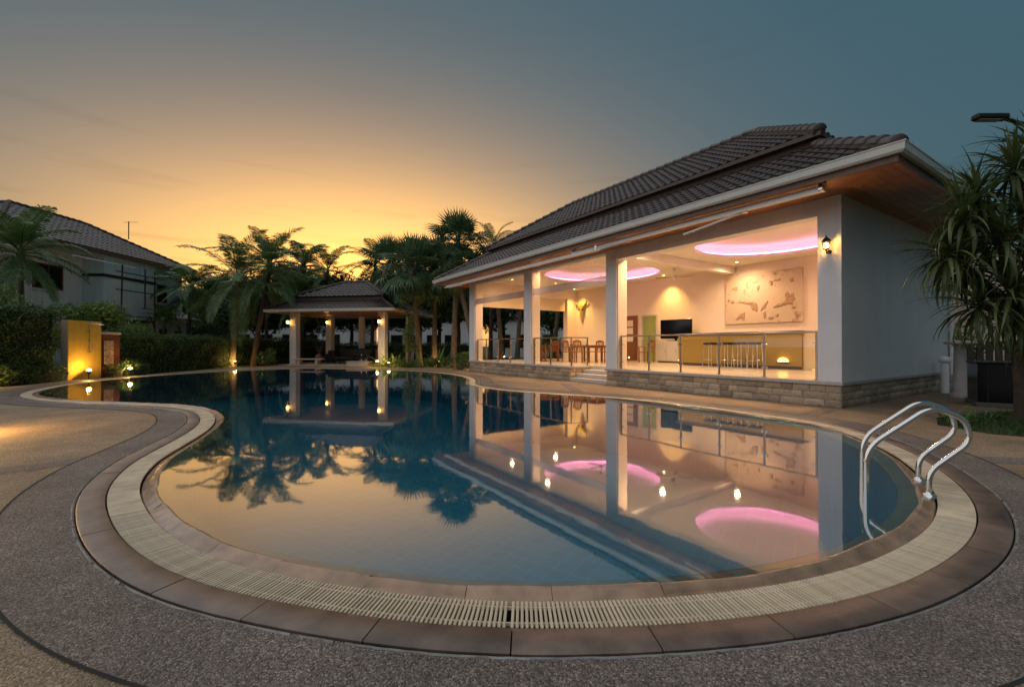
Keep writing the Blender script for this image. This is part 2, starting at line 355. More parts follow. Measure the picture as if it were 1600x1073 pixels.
# ---------------------------------------------------------------- pool outline (outer edge of the drain grating, on the ground)
PX = [(800, 982.7), (889, 982.7), (1019, 978), (1087, 973), (1200, 961.6), (1268, 950), (1327, 936), (1398, 918), (1454, 891), (1480, 876),
      (1515, 847), (1528, 816), (1522, 786), (1507, 766), (1484, 746), (1464, 731), (1426, 708), (1401, 697), (1351, 678), (1313, 667),
      (1275, 659), (1238, 653), (1200, 648), (1100, 634.5), (1000, 623.5), (920, 617.5), (860, 614), (800, 609.5), (762, 604.5)]
far = [(-1.12, 14.1), (-1.22, 15.0), (-1.32, 16.1), (-1.75, 17.8), (-2.6, 19.4), (-4.0, 21.0), (-5.9, 22.4), (-7.6, 23.0), (-9.2, 23.6), (-11.0, 23.7), (-12.6, 22.4), (-13.9, 20.6),
       (-14.6, 18.4), (-14.55, 15.8), (-14.2, 14.4), (-13.6, 13.1), (-12.95, 12.0), (-12.15, 11.05), (-11.45, 10.5), (-10.46, 9.93), (-9.6, 9.6), (-8.7, 9.38), (-7.46, 9.08)]
PX2 = [(275, 637.5), (300, 642.5), (312.5, 652.5), (310, 662.5), (295, 675), (250, 700), (212.5, 720), (187.5, 740), (172.5, 757.5), (166, 772.5), (165.5, 790), (171, 810), (177.5, 824),
       (191, 843), (216, 866), (254, 889), (292, 905), (331, 918), (400, 934), (463, 946), (522, 956), (603, 968), (680, 977), (743, 981)]
ctrl = [px_ground(*p) for p in PX] + [Vector((x, y, 0)) for x, y in far] + [px_ground(*p) for p in PX2]
ctrl = np.array([(c.x, c.y) for c in ctrl])
def closed_spline(P, step):
    """centripetal Catmull-Rom through P, resampled at even steps and lightly smoothed"""
    n = len(P); outp = []
    for i in range(n):
        p0, p1, p2, p3 = P[(i - 1) % n], P[i], P[(i + 1) % n], P[(i + 2) % n]
        t0 = 0; t1 = t0 + np.linalg.norm(p1 - p0) ** 0.5; t2 = t1 + np.linalg.norm(p2 - p1) ** 0.5; t3 = t2 + np.linalg.norm(p3 - p2) ** 0.5
        for t in np.linspace(t1, t2, 24, endpoint=False):
            A1 = (t1 - t) / (t1 - t0) * p0 + (t - t0) / (t1 - t0) * p1; A2 = (t2 - t) / (t2 - t1) * p1 + (t - t1) / (t2 - t1) * p2
            A3 = (t3 - t) / (t3 - t2) * p2 + (t - t2) / (t3 - t2) * p3
            B1 = (t2 - t) / (t2 - t0) * A1 + (t - t0) / (t2 - t0) * A2; B2 = (t3 - t) / (t3 - t1) * A2 + (t - t1) / (t3 - t1) * A3
            outp.append((t2 - t) / (t2 - t1) * B1 + (t - t1) / (t2 - t1) * B2)
    Q = np.array(outp)
    for rep in range(2):
        d = np.r_[0, np.cumsum(np.linalg.norm(np.roll(Q, -1, 0) - Q, axis=1))]; L = d[-1]; m = int(round(L / step))
        s = np.linspace(0, L, m, endpoint=False); QQ = np.vstack([Q, Q[:1]])
        Q = np.c_[np.interp(s, d, QQ[:, 0]), np.interp(s, d, QQ[:, 1])]
        if rep == 0:
            k = int(0.30 / step)
            for _ in range(2): Q = sum(np.roll(Q, j, 0) for j in range(-k, k + 1)) / (2 * k + 1)
    return Q
G = closed_spline(ctrl, 0.05)
NG = len(G)
tan = np.roll(G, -1, 0) - np.roll(G, 1, 0); tan /= np.linalg.norm(tan, axis=1)[:, None]
area = 0.5 * np.sum(G[:, 0] * np.roll(G[:, 1], -1) - np.roll(G[:, 0], -1) * G[:, 1])
nin = np.c_[-tan[:, 1], tan[:, 0]] * (1 if area > 0 else -1)          # points into the pool
slen = np.r_[0, np.cumsum(np.linalg.norm(np.roll(G, -1, 0) - G, axis=1))]; PERIM = slen[-1]
def off(d): return G + nin * d
def at(s):
    """point, inward normal and tangent at arc length s"""
    s = s % PERIM; i = int(np.searchsorted(slen, s, 'right') - 1) % NG; f = (s - slen[i]) / max(1e-6, slen[i + 1] - slen[i]); j = (i + 1) % NG
    p = G[i] * (1 - f) + G[j] * f; n = nin[i] * (1 - f) + nin[j] * f; n /= np.linalg.norm(n); return p, n
def ring(profile, name, mt, closed=False, smooth=True, parent=None):
    """sweep a profile of (inward offset, height) round the pool"""
    m = len(profile); V = np.concatenate([np.c_[off(d), np.full(NG, z)] for d, z in profile])
    F = []
    for a in range(m - 1):
        i = np.arange(NG); j = (i + 1) % NG
        F.append(np.c_[a * NG + i, a * NG + j, (a + 1) * NG + j, (a + 1) * NG + i])
    F = np.concatenate(F)
    if area < 0: F = F[:, ::-1]
    me = tri_mesh(name, V, mt, smooth, F=F); return link(name, me, parent)
def sheet(name, outer, holes, z, mt, parent=None):
    loops = [[Vector((p[0], p[1], 0)) for p in l] for l in [outer] + holes]
    tr = tessellate_polygon(loops); V = [(p[0], p[1], z) for l in loops for p in l]
    fs = []
    for a, b, c in tr:
        A, B, C = Vector(V[a]), Vector(V[b]), Vector(V[c])
        n = (B - A).cross(C - A).z
        if abs(n) > 1e-9: fs.append((a, b, c) if n > 0 else (a, c, b))
    me = bpy.data.meshes.new(name); me.from_pydata(V, [], fs); me.materials.append(mt); me.update()
    return link(name, me, parent)
TW = 0.165        # outer band of brown tiles
DW = 0.57         # outer edge of the dark pebble band
hole = off(-TW - 0.012)[::4]
struct(sheet('ground', [(-400, -60), (400, -60), (400, 700), (-400, 700)], [off(-TW - 0.004)[::6]], -0.03, M['soil']))
deck_outer = [(-40, -6), (14, -6), (14, 4.6), (9.5, 5.2), (7.4, 5.55), (6.6, 6.2), (6.55, 6.9), (7.2, 7.6), (9.0, 8.3), (14.5, 8.6), (14.5, 20), (6, 23), (2, 25), (-2.2, 23.6), (-4.4, 24.9), (-6.5, 25.6),
              (-7.2, 26.1), (-5.5, 33.5), (-13.6, 35.0), (-14.6, 27.3), (-15.1, 24.5), (-15.5, 21.3), (-15.55, 17.6), (-15.45, 15.4), (-15.0, 13.6), (-15.4, 12.2), (-16.5, 10.5), (-22, 8), (-40, 4)]
struct(sheet('pool_deck', deck_outer, [off(-TW - 0.008)[::3]], 0.0, M['agg_tan']))
dark = ring([(-DW, 0.004), (-TW - 0.012, 0.004)], 'dark_paving_band', M['agg_dark'], smooth=False); struct(dark)
def strip(name, pts, width, z, mt, parent=None):
    P = [Vector((p[0], p[1], 0)) for p in pts]; vs = []; fs = []
    for i, p in enumerate(P):
        t = (P[min(i + 1, len(P) - 1)] - P[max(i - 1, 0)]).normalized(); n = Vector((-t.y, t.x, 0)) * width / 2
        vs += [tuple(p + n + Vector((0, 0, z))), tuple(p - n + Vector((0, 0, z)))]
    for i in range(len(P) - 1): fs.append((2 * i + 1, 2 * i + 3, 2 * i + 2, 2 * i))
    mb = MB().add(vs, fs); return mb.build(name, mt, parent)
g = lambda x, y: tuple(px_ground(x, y))[:2]
for pts in ([g(-260, 762), g(60, 729), g(140, 716)], [g(-200, 990), g(-40, 962), g(42, 941)], [g(1478, 716), g(1600, 720), g(1800, 724)], [g(1252, 652), (6.0, 8.55)], [g(905, 613.5), (1.7, 14.3)]):
    strip('paving_band_joint', pts, 0.32, 0.002, M['agg_dark'], dark)
strip('expansion_joint', [tuple(p) for p in np.vstack([off(-DW), off(-DW)[:1]])], 0.014, 0.007, M['channel'], dark)
# ragged mortar bead and dark gap between tiles and pebble band
bead = []
rb = np.cumsum(RNG.normal(0, 1, NG)); rb -= np.linspace(rb[0], rb[-1], NG); rb /= max(1e-6, np.abs(rb).max())
jit = RNG.random(NG)
def bead_mesh():
    V = []; F = []
    o1 = -TW - 0.010 - 0.007 * (rb * 0.5 + 0.5); o2 = o1 - 0.008 - 0.009 * jit
    A = G + nin * o1[:, None]; B = G + nin * o2[:, None]; C = G + nin * (0.5 * (o1 + o2))[:, None]
    V = np.concatenate([np.c_[A, np.full(NG, 0.004)], np.c_[C, np.full(NG, 0.010)], np.c_[B, np.full(NG, 0.0045)]])
    i = np.arange(NG); j = (i + 1) % NG
    F = np.concatenate([np.c_[i, j, NG + j, NG + i], np.c_[NG + i, NG + j, 2 * NG + j, 2 * NG + i]])
    keep = np.tile(jit < 0.9, 2)
    return tri_mesh('mortar_bead', V, M['grout'], False, F=F[keep])
link('mortar_bead', bead_mesh(), dark)
# crack in the pebble band near the front edge
cr = MB(); cp = px_ground(1098, 1010); pts = [Vector(cp)]
for ang, n in ((-0.35, 9), (0.9, 7)):
    p = Vector(cp)
    line = [p.copy()]
    for k in range(n):
        p = p + Vector((math.cos(ang + random.uniform(-.7, .7)), -abs(math.sin(ang + random.uniform(-.5, .5))) * 0.6, 0)) * 0.018 * (1 if ang > 0 else -1); line.append(p.copy())
    for a, b in zip(line, line[1:]):
        t = (b - a).normalized(); nn = Vector((-t.y, t.x, 0)) * 0.0022
        cr.add([a + nn + Vector((0, 0, .0065)), a - nn + Vector((0, 0, .0065)), b - nn + Vector((0, 0, .0065)), b + nn + Vector((0, 0, .0065))], [(0, 1, 2, 3)])
cr.build('crack', M['channel'], dark)

# --- brown tiles outside the grating and rounded lip stones inside it: every stone is its own piece
M['coping'] = simple('brown_coping_tile', (0.15, 0.10, 0.076), 0.42, var=0.42, scale=4.5, bmp=0.16, bscale=40, rnd=0.22)
M['lip'] = simple('wet_lip_stone', (0.34, 0.21, 0.13), 0.22, var=0.32, scale=6, bmp=0.25, bscale=14, rnd=0.14)
coping = bpy.data.objects.new('pool_coping', None); COL.objects.link(coping); struct(coping)
ring([(-TW - 0.012, 0.0015), (-TW - 0.012, -0.05), (0.0, -0.05), (0.0, -0.012)], 'coping_bed', M['channel'], smooth=False, parent=coping)
def stone_piece(name, s0, s1, prof, mt, parent, gap=0.003, jz=0.0, wav=0.0):
    n = max(2, int((s1 - s0) / (0.035 if wav else 0.09)) + 1); V = []; m = len(prof)
    for k in range(n):
        p, nn = at(s0 + gap + (s1 - s0 - 2 * gap) * k / (n - 1))
        ss = s0 + (s1 - s0) * k / (n - 1); q = wav * (1.4 * math.sin(ss * 3.1) + .9 * math.sin(ss * 7.7 + 1.3) + .25 * math.sin(ss * 19.0)); e_ = min(1.0, 4.0 * min(k, n - 1 - k) / (n - 1))
        for i_, (d, z) in enumerate(prof):
            dd = d + (q if 2 < i_ < 8 else 0.0); zz = z + (q * .35 - wav * 1.2 * (1 - e_) if 2 < i_ < 7 else 0.0)
            V.append((p[0] + nn[0] * dd, p[1] + nn[1] * dd, zz + jz))
    F = []
    for k in range(n - 1):
        for a in range(m - 1):
            q = (k * m + a, (k + 1) * m + a, (k + 1) * m + a + 1, k * m + a + 1)
            F.append(q if area > 0 else q[::-1])
    F.append(tuple(range(m))); F.append(tuple((n - 1) * m + a for a in reversed(range(m))))
    mb = MB(); mb.add(V, F, True); o = mb.build(name, mt, parent)
    mod = o.modifiers.new('edge', 'EDGE_SPLIT'); mod.split_angle = R(40); return o
s = 0.0
while s < PERIM - 0.05:
    e = min(PERIM, s + random.uniform(0.56, 0.61))
    if PERIM - e < 0.25: e = PERIM
    stone_piece('coping_tile', s, e, [(-TW, -0.035), (-TW, 0.007), (-TW + 0.006, 0.011), (-0.008, 0.011), (-0.003, 0.007), (-0.003, -0.035)], M['coping'], coping, jz=random.uniform(-0.0015, 0.0015))
    s = e
WATER_Z = 0.012
s = 0.2
while s < PERIM + 0.15:
    e = s + random.uniform(0.55, 0.63)
    if PERIM + 0.2 - e < 0.25: e = PERIM + 0.2
    c = random.uniform(-0.012, 0.012)
    stone_piece('lip_stone', s, e, [(0.219, -0.06), (0.219, -0.026), (0.226, -0.018), (0.255, -0.012), (0.278 + c, 0.003), (0.300 + c, 0.0165), (0.318 + c, 0.017), (0.342 + c, 0.002), (0.40, -0.012), (0.436, -0.022), (0.446, -0.035), (0.446, -0.07)], M['lip'], coping, gap=0.0015, wav=0.0028)
    s = e
# --- drain grating
ring([(0.0, -0.012), (0.004, -0.09), (0.212, -0.09), (0.216, -0.03)], 'drain_channel', M['channel'], smooth=False, parent=coping)
grate = tag(bpy.data.objects.new('drain_grating', None), 'cream plastic slatted overflow grating ringing the pool', 'grating'); COL.objects.link(grate)
PITCH = 0.0218; ns = int(PERIM / PITCH)
slats = []
for k in range(ns):
    p, nn = at(k * PITCH); slats.append((math.hypot(p[0], p[1]), k, p, nn))
sl_me = MB().cbox(-0.0066, 0.0066, 0.007, 0.208, -0.016, 0.004, 0.0022).mesh('slat', M['grate'])
order = sorted(slats, key=lambda q: q[0]); near = set(q[1] for q in order[:300])
rest = []
for d, k, p, nn in slats:
    a = math.atan2(nn[1], nn[0]) - math.pi / 2
    if k in near:
        link('slat', sl_me, grate, (p[0], p[1], random.uniform(-0.0008, 0.0008)), (0, 0, a))
    else:
        ca, sa = math.cos(a), math.sin(a); q = []
        for z in (-0.014, 0.004):
            for x, y in ((-0.0066, 0.007), (0.0066, 0.007), (0.0066, 0.208), (-0.0066, 0.208)):
                q.append((p[0] + x * ca - y * sa, p[1] + x * sa + y * ca, z))
        rest.append(q)
Q = np.array(rest); nb = len(Q); base = np.array([[4, 5, 6, 7], [0, 1, 5, 4], [1, 2, 6, 5], [2, 3, 7, 6], [3, 0, 4, 7]])
F = (np.arange(nb)[:, None, None] * 8 + base[None]).reshape(-1, 4)
stuff(link('far_slats', tri_mesh('far_slats', Q.reshape(-1, 3), M['grate'], F=F), grate))
for d in (0.045, 0.165):
    ring([(d - 0.003, -0.014), (d - 0.003, 0.0015), (d + 0.003, 0.0015), (d + 0.003, -0.014)], 'cross_rail', M['grate'], smooth=False, parent=grate)
# --- basin and water
def pooltile():
    m, t, b = mat('pool_mosaic_tile'); tc = nd(t, 'ShaderNodeTexCoord')
    br = nd(t, 'ShaderNodeTexBrick', offset=0.0, i_Scale=1.0); br.inputs['Brick Width'].default_value = 0.2; br.inputs['Row Height'].default_value = 0.2
    br.inputs['Mortar Size'].default_value = 0.006; br.inputs['Color1'].default_value = (0.014, 0.20, 0.31, 1); br.inputs['Color2'].default_value = (0.018, 0.23, 0.35, 1); br.inputs['Mortar'].default_value = (0.045, 0.32, 0.44, 1)
    mp = nd(t, 'ShaderNodeMapping'); mp.inputs['Rotation'].default_value = (0, 0, R(-56)); t.links.new(tc.outputs['Object'], mp.inputs[0]); t.links.new(mp.outputs[0], br.inputs['Vector'])
    t.links.new(br.outputs[0], b.inputs['Base Color']); b.inputs['Roughness'].default_value = 0.5; return m
M['pooltile'] = pooltile()
basin = ring([(0.44, -0.05), (0.44, -0.16), (0.45, -1.25)], 'pool_basin', M['pooltile'], smooth=False); struct(basin)
struct(sheet('pool_floor', off(0.45)[::4], [], -1.25, M['pooltile']))
def watermat():
    m, t, b = mat('still_water'); t.nodes.remove(b); o = t.nodes['Material Output']
    tr = nd(t, 'ShaderNodeBsdfTransparent'); tr.inputs[0].default_value = (0.62, 0.90, 0.96, 1)
    gl = nd(t, 'ShaderNodeBsdfGlossy'); gl.inputs['Roughness'].default_value = 0.03
    fr = schlick(t, 0.18, 0.97, 2.1)
    tc = nd(t, 'ShaderNodeTexCoord'); nz = nd(t, 'ShaderNodeTexNoise', i_Scale=1.6, i_Detail=3.0); t.links.new(tc.outputs['Object'], nz.inputs['Vector'])
    bm = nd(t, 'ShaderNodeBump'); bm.inputs['Strength'].default_value = 0.05; bm.inputs['Distance'].default_value = 0.02
    t.links.new(nz.outputs[0], bm.inputs['Height']); t.links.new(bm.outputs[0], gl.inputs['Normal'])
    mx = nd(t, 'ShaderNodeMixShader'); t.links.new(fr.outputs[0], mx.inputs[0]); t.links.new(tr.outputs[0], mx.inputs[1]); t.links.new(gl.outputs[0], mx.inputs[2])
    t.links.new(mx.outputs[0], o.inputs[0]); return m
M['water'] = watermat()
struct(sheet('water', off(0.315)[::2], [], WATER_Z, M['water']))

# ---------------------------------------------------------------- tiled hip roofs
def tile_mesh(name, tw, tl, seg=8, amp=0.042, mt=None):
    """one S-shaped roof tile: x across, y up the slope, butt end with a thickness"""
    mb = MB(); vs = []; fs = []; n = seg + 1
    for y, zz in ((0.0, 0.030), (tl * 1.06, 0.004)):
        for k in range(n):
            u_ = k / seg; z = amp * (0.5 - 0.5 * math.cos(2 * math.pi * u_)) ** 0.8
            vs.append((tw * (u_ - 0.5) * 1.03, y, zz + z))
    for k in range(seg): fs.append((k, k + 1, n + k + 1, n + k))
    b = len(vs)
    for k in range(n): vs.append((vs[k][0], 0.004, vs[k][2] - 0.026))
    for k in range(seg): fs.append((b + k, b + k + 1, k + 1, k))
    mb.add(vs, fs, False); return mb.mesh(name, mt)
def roof(parent, x0, x1, y0, y1, tiers, near=0, tw=0.30, tl=0.33, seg=8, cam_local=None, hipcaps=True, hip_r=0.10, sides='frbl', mt=None):
    """tiers: (inset0, z0, inset1, z1). Returns the roof part with tile children."""
    mt = mt or M['rooftile']
    base = MB(); place = []
    cl = cam_local or Vector((0, -10, 0))
    for (a, z0, b, z1) in tiers:
        sl = math.hypot(b - a, z1 - z0); th = math.atan2(z1 - z0, b - a)
        A = [(x0 + a, y0 + a, z0), (x1 - a, y0 + a, z0), (x1 - a, y1 - a, z0), (x0 + a, y1 - a, z0)]
        B = [(x0 + b, y0 + b, z1), (x1 - b, y0 + b, z1), (x1 - b, y1 - b, z1), (x0 + b, y1 - b, z1)]
        base.add(A + B, [(0, 1, 5, 4), (1, 2, 6, 5), (2, 3, 7, 6), (3, 0, 4, 7)])
        for si, side in enumerate('frbl'):
            if side not in sides: continue
            P = Vector(A[si]); Q = Vector(A[(si + 1) % 4]); e = (Q - P).normalized(); L = (Q - P).length
            nrm_h = Vector((-e.y, e.x, 0)); rows = int(sl / tl + 0.5)
            yax = nrm_h * math.cos(th) + Vector((0, 0, math.sin(th))); zax = e.cross(yax)
            Mr = Matrix((e, yax, zax)).transposed()
            for r_ in range(rows):
                s_ = r_ * sl / rows; w_ = s_ * math.cos(th); wm = w_ + 0.75 * tl * math.cos(th)
                nx = int((L) / tw)
                for i in range(nx):
                    xc = (i + 0.5) * L / nx
                    if xc < wm - 0.02 or xc > L - wm + 0.02: continue
                    pos = P + e * xc + nrm_h * w_ + Vector((0, 0, s_ * math.sin(th)))
                    place.append((pos, Mr, (pos - cl).length if side in 'f' else 1e6))
    ro = base.build('roof', M['roofbase'], parent)
    tm = tile_mesh('roof_tile', tw, tl, seg, mt=mt)
    place.sort(key=lambda q: q[2])
    for pos, Mr, d in place[:near]:
        link('roof_tile', tm, ro, pos, (Mr @ Matrix.Rotation(random.uniform(-.012, .012), 3, 'Z')).to_euler())
    rest = place[near:]
    if rest:
        TV = np.array([v.co[:] for v in tm.vertices]); TF = np.array([p.vertices[:] for p in tm.polygons]); nv = len(TV)
        allv = np.concatenate([TV @ np.array(Mr.transposed()) + np.array(pos[:]) + RNG.normal(0, .0015, 3) for pos, Mr, d in rest])
        F = (np.arange(len(rest))[:, None, None] * nv + TF[None]).reshape(-1, TF.shape[1])
        stuff(link('far_roof_tiles', tri_mesh('far_roof_tiles', allv, mt, F=F), ro))
    if hipcaps:
        cap = MB(); n = 8
        for (yy, rr, zo) in ((0, hip_r * 1.12, 0.012), (0.40, hip_r * 0.86, 0.0)):
            pass
        vs = []; fs = []
        for (yy, rr, zo) in ((-0.01, hip_r * 1.06, 0.016), (0.03, hip_r * 1.14, 0.02), (0.40, hip_r * 0.9, 0.0)):
            for k in range(n + 1):
                an = math.pi * k / n; vs.append((rr * math.cos(an), yy, zo + rr * 0.85 * math.sin(an)))
        m_ = n + 1
        for a in range(2):
            for k in range(n): fs.append((a * m_ + k, (a + 1) * m_ + k, (a + 1) * m_ + k + 1, a * m_ + k + 1))
        fs.append(tuple(range(m_)))
        cap.add(vs, fs, True); cm = cap.mesh('ridge_tile', mt)
        hb_ = MB()
        def run(p, q):
            p = Vector(p); q = Vector(q); d = (q - p); L = d.length; d.normalize()
            x = Vector((d.y, -d.x, 0)).normalized(); z = x.cross(d); Mr = Matrix((x, d, z)).transposed(); n_ = max(1, int(L / 0.36))
            hb_.tube([p - z * .02, q - z * .02], hip_r * .98, 10)
            for i in range(n_): link('ridge_tile', cm, ro, p + d * (L * i / n_) + z * 0.015, Mr.to_euler())
        for (a, z0, b, z1) in tiers:
            for (sx, sy, cx, cy) in ((1, 1, x0, y0), (-1, 1, x1, y0), (-1, -1, x1, y1), (1, -1, x0, y1)):
                run((cx + sx * a, cy + sy * a, z0 + 0.02), (cx + sx * b, cy + sy * b, z1 + 0.02))
        a, z0, b, z1 = tiers[-1]
        if (x1 - x0) > (y1 - y0) + 0.3: run((x0 + b, y0 + b, z1 + 0.02), (x1 - b, y0 + b, z1 + 0.02))
        elif (y1 - y0) > (x1 - x0) + 0.3: run((x0 + b, y0 + b, z1 + 0.02), (x0 + b, y1 - b, z1 + 0.02))
        hb_.build('hip_bedding', M['roofbase'], ro)
    return ro
def eave_sweep(name, x0, x1, y0, y1, prof, mt, parent):
    """profile (outward offset, z) swept round the eaves rectangle with mitred corners"""
    n = len(prof); vs = []; fs = []
    for (sx, sy, cx, cy) in ((-1, -1, x0, y0), (1, -1, x1, y0), (1, 1, x1, y1), (-1, 1, x0, y1)):
        for o, z in prof: vs.append((cx + sx * o, cy + sy * o, z))
    for c in range(4):
        d = (c + 1) % 4
        for k in range(n):
            k2 = (k + 1) % n; fs.append((c * n + k, d * n + k, d * n + k2, c * n + k2))
    return MB().add(vs, fs).build(name, mt, parent)

# ---------------------------------------------------------------- pool house (local: x = -t along the front, y = depth, z up)
BC = Vector((6.41, 8.71, 0)); BROT = math.atan2(-0.8335, 0.5525)
house = thing('pool_house', 'white open-fronted pool house with brown tiled two-tier hip roof', 'building', BC, BROT)
cam_l = Matrix.Rotation(-BROT, 3, 'Z') @ (Vector((0, 0, CAM_H)) - BC)
FL = 0.51; SOF = 4.17; CEIL = 4.25; DEPTH = 7.06; LEN = 15.3
def hb(name, t0, t1, d0, d1, z0, z1, mt, parent=None, ch=0.0):
    mb = MB()
    (mb.cbox(-t1, -t0, d0, d1, z0, z1, ch) if ch else mb.box(-t1, -t0, d0, d1, z0, z1))
    return mb.build(name, mt, parent or house)
# walls and posts
hb('pillar', 0.0, 0.415, 0.0, 0.40, FL, SOF + 0.3, M['wall_ext'])
hb('pillar', 5.87, 6.30, 0.0, 0.40, FL, SOF + 0.3, M['wall_ext'])
hb('pillar', 10.30, 10.75, 0.0, 0.40, FL, SOF + 0.3, M['wall_ext'])
hb('pillar', 14.80, 15.30, 0.0, 0.40, FL, SOF + 0.3, M['wall_ext'])
hb('end_wall', 0.003, 0.20, 0.403, DEPTH, FL, SOF + 0.3, M['wall_ext'])
hb('back_wall', 0.203, LEN, 6.5, DEPTH - 0.003, FL, SOF + 0.3, M['wall_int'])
hb('inner_lining', 0.203, 0.23, 0.403, 6.497, FL, CEIL - 0.003, M['wall_int'])
hb('lintel', 0.418, 5.867, 0.01, 0.35, 3.84, SOF + 0.3, M['wall_ext'])
hb('lintel', 6.303, 10.297, 0.01, 0.35, 4.09, SOF + 0.3, M['wall_ext'])
hb('lintel', 10.753, 14.797, 0.01, 0.35, 4.09, SOF + 0.3, M['wall_ext'])
for t0, t1 in ((5.84, 5.868), (6.302, 6.33), (10.27, 10.298), (10.752, 10.78), (14.77, 14.798)):
    hb('reveal', t0, t1, 0.05, 0.43, FL, 3.84 if t1 < 6 else 4.08, M['wall_int'])
hb('far_wall', 14.95, LEN - 0.003, 5.85, 6.497, FL, SOF + 0.3, M['wall_int'])
hb('far_lintel', 14.95, LEN - 0.003, 0.403, 5.847, 3.75, SOF + 0.3, M['wall_int'])
hb('ceiling_beam', 5.9, 6.2, 0.353, 6.497, 3.98, CEIL - 0.003, M['ceil'])
# floor, plinth, cap moulding, steps
fl = MB()
for a, b, c, d in ((0.03, 6.27, 0.03, 7.0), (8.05, 15.27, 0.03, 7.0), (6.27, 8.05, 0.93, 7.0)): fl.box(-b, -a, c, d, 0.35, FL - 0.002)
fl.build('floor', M['floor_int'], house)
capm = MB()
for (a, b, c, d) in ((-0.03, 6.33, -0.035, 0.16), (7.99, 15.33, -0.035, 0.16), (-0.035, 0.13, 0.163, 7.1), (7.99, 8.16, 0.163, 0.93), (15.18, 15.335, 0.163, 7.1)):
    capm.cbox(-b, -a, c, d, 0.435, FL + 0.004, 0.012)
capm.build('cap_moulding', M['capstone'], house)
pl = MB()
for a, b, c, d in ((0.03, 6.27, 0.03, 0.3), (8.05, 15.27, 0.03, 0.3), (0.03, 0.3, 0.303, 7.0), (8.05, 8.3, 0.303, 0.95), (6.0, 6.27, 0.303, 0.95), (15.0, 15.27, .303, 7.0)): pl.box(-b, -a, c, d, -0.1, 0.432)
plinth = pl.build('plinth', M['mortar'], house)
bm_ = []
for v_ in range(5):
    rs = np.random.default_rng(50 + v_); nx, nz = 5, 3; vs = []; fs = []
    for j in range(nz + 1):
        for i in range(nx + 1):
            edge = i in (0, nx) or j in (0, nz); x = i / nx; z = j / nz
            if edge: x += (0.0); z += 0.0
            vs.append((x, -0.45 + rs.normal(0, .1) if edge else -1.0 + rs.normal(0, .17), z))
    for j in range(nz):
        for i in range(nx): a = j * (nx + 1) + i; fs.append((a, a + 1, a + nx + 2, a + nx + 1))
    b0 = len(vs); vs += [(0, 0, 0), (1, 0, 0), (1, 0, 1), (0, 0, 1)]
    fs += [tuple([b0, b0 + 1] + [i for i in reversed(range(0, nx + 1))]), tuple([b0 + 2, b0 + 3] + [nz * (nx + 1) + i for i in range(nx + 1)])]
    fs += [tuple([b0 + 3, b0] + [j * (nx + 1) for j in range(nz + 1)]), tuple([b0 + 1, b0 + 2] + [j * (nx + 1) + nx for j in reversed(range(nz + 1))])]
    bm_.append(MB().add(vs, fs).mesh('brick', M['brick']))
def courses(org, ang, length, zs=(0.0, 0.148, 0.292, 0.433), parent=plinth):
    """stone blocks on a plinth face; org is local start, ang the direction of the face in the plan"""
    ca, sa = math.cos(ang), math.sin(ang)
    for z0, z1 in zip(zs, zs[1:]):
        p = -random.uniform(0, 0.2)
        while p < length - 0.03:
            q = p + random.choice((0.22, 0.28, 0.33, 0.38, 0.46)); a = max(p, 0); b = min(q, length)
            if length - b < 0.1: b = length
            h = z1 - z0
            if b - a > 0.03:
                link('brick', random.choice(bm_), parent, (org[0] + ca * (a + .004), org[1] + sa * (a + .004), z0 + .004), (0, 0, ang), (b - a - .008, random.uniform(0.022, 0.034), h - .008))
            p = q if b < length else length
courses((-6.30, 0.03, 0), 0.0, 6.30); courses((-15.32, 0.03, 0), 0.0, 15.32 - 8.02)
courses((-0.03, 0.0, 0), math.pi / 2, 7.06); courses((-8.05, 0.0, 0), math.pi / 2, 0.93)
for k in range(3):
    hb('step', 6.30, 8.02, 0.3 * k + 0.0, 0.95, 0.128 * k + 0.001, 0.128 * (k + 1), M['step'], ch=0.012)
# ceiling with two round light coves
def circ(t, d, r, n=64): return [(-t + r * math.cos(2 * math.pi * k / n), d + r * math.sin(2 * math.pi * k / n)) for k in range(n)]
COVES = ((3.1, 3.6, 2.12), (10.15, 3.6, 2.42))
def ceil_sheet(z, up, radd):
    loops = [[Vector((x, y, 0)) for x, y in l] for l in [[(-14.95, 0.35), (-0.23, 0.35), (-0.23, 6.5), (-14.95, 6.5)]] + [circ(*c) for c in COVES]]
    tr = tessellate_polygon(loops); V = [(p.x, p.y, z) for l in loops for p in l]; fs = []
    for a, b, c in tr:
        n = (Vector(V[b]) - Vector(V[a])).cross(Vector(V[c]) - Vector(V[a])).z
        if abs(n) > 1e-9: fs.append((a, b, c) if (n > 0) == up else (a, c, b))
    return V, fs
cm = MB(); cm.add(*ceil_sheet(CEIL, False, 0)); cm.add(*ceil_sheet(CEIL + 0.09, True, 0))
ceil_o = cm.build('ceiling', M['ceil'], house)
for t, d, r in COVES:
    n = 64
    MB().lathe([(r, CEIL), (r, CEIL + 0.09), (r + 0.24, CEIL + 0.091), (r + 0.24, CEIL + 0.36), (r + 0.1, CEIL + 0.42), (0.01, CEIL + 0.44)], n, (-t, d, 0)).build('cove', M['ceil'], ceil_o)
    MB().lathe([(r + 0.10, CEIL + 0.094), (r + 0.10, CEIL + 0.112), (r + 0.14, CEIL + 0.112), (r + 0.14, CEIL + 0.094)], n, (-t, d, 0)).build('cove_light', M['cove'], ceil_o)
    MB().lathe([(r + 0.234, CEIL + 0.145), (r + 0.228, CEIL + 0.147), (r + 0.228, CEIL + 0.178), (r + 0.234, CEIL + 0.18)], n, (-t, d, 0)).build('light_line', M['cove_line'], ceil_o)
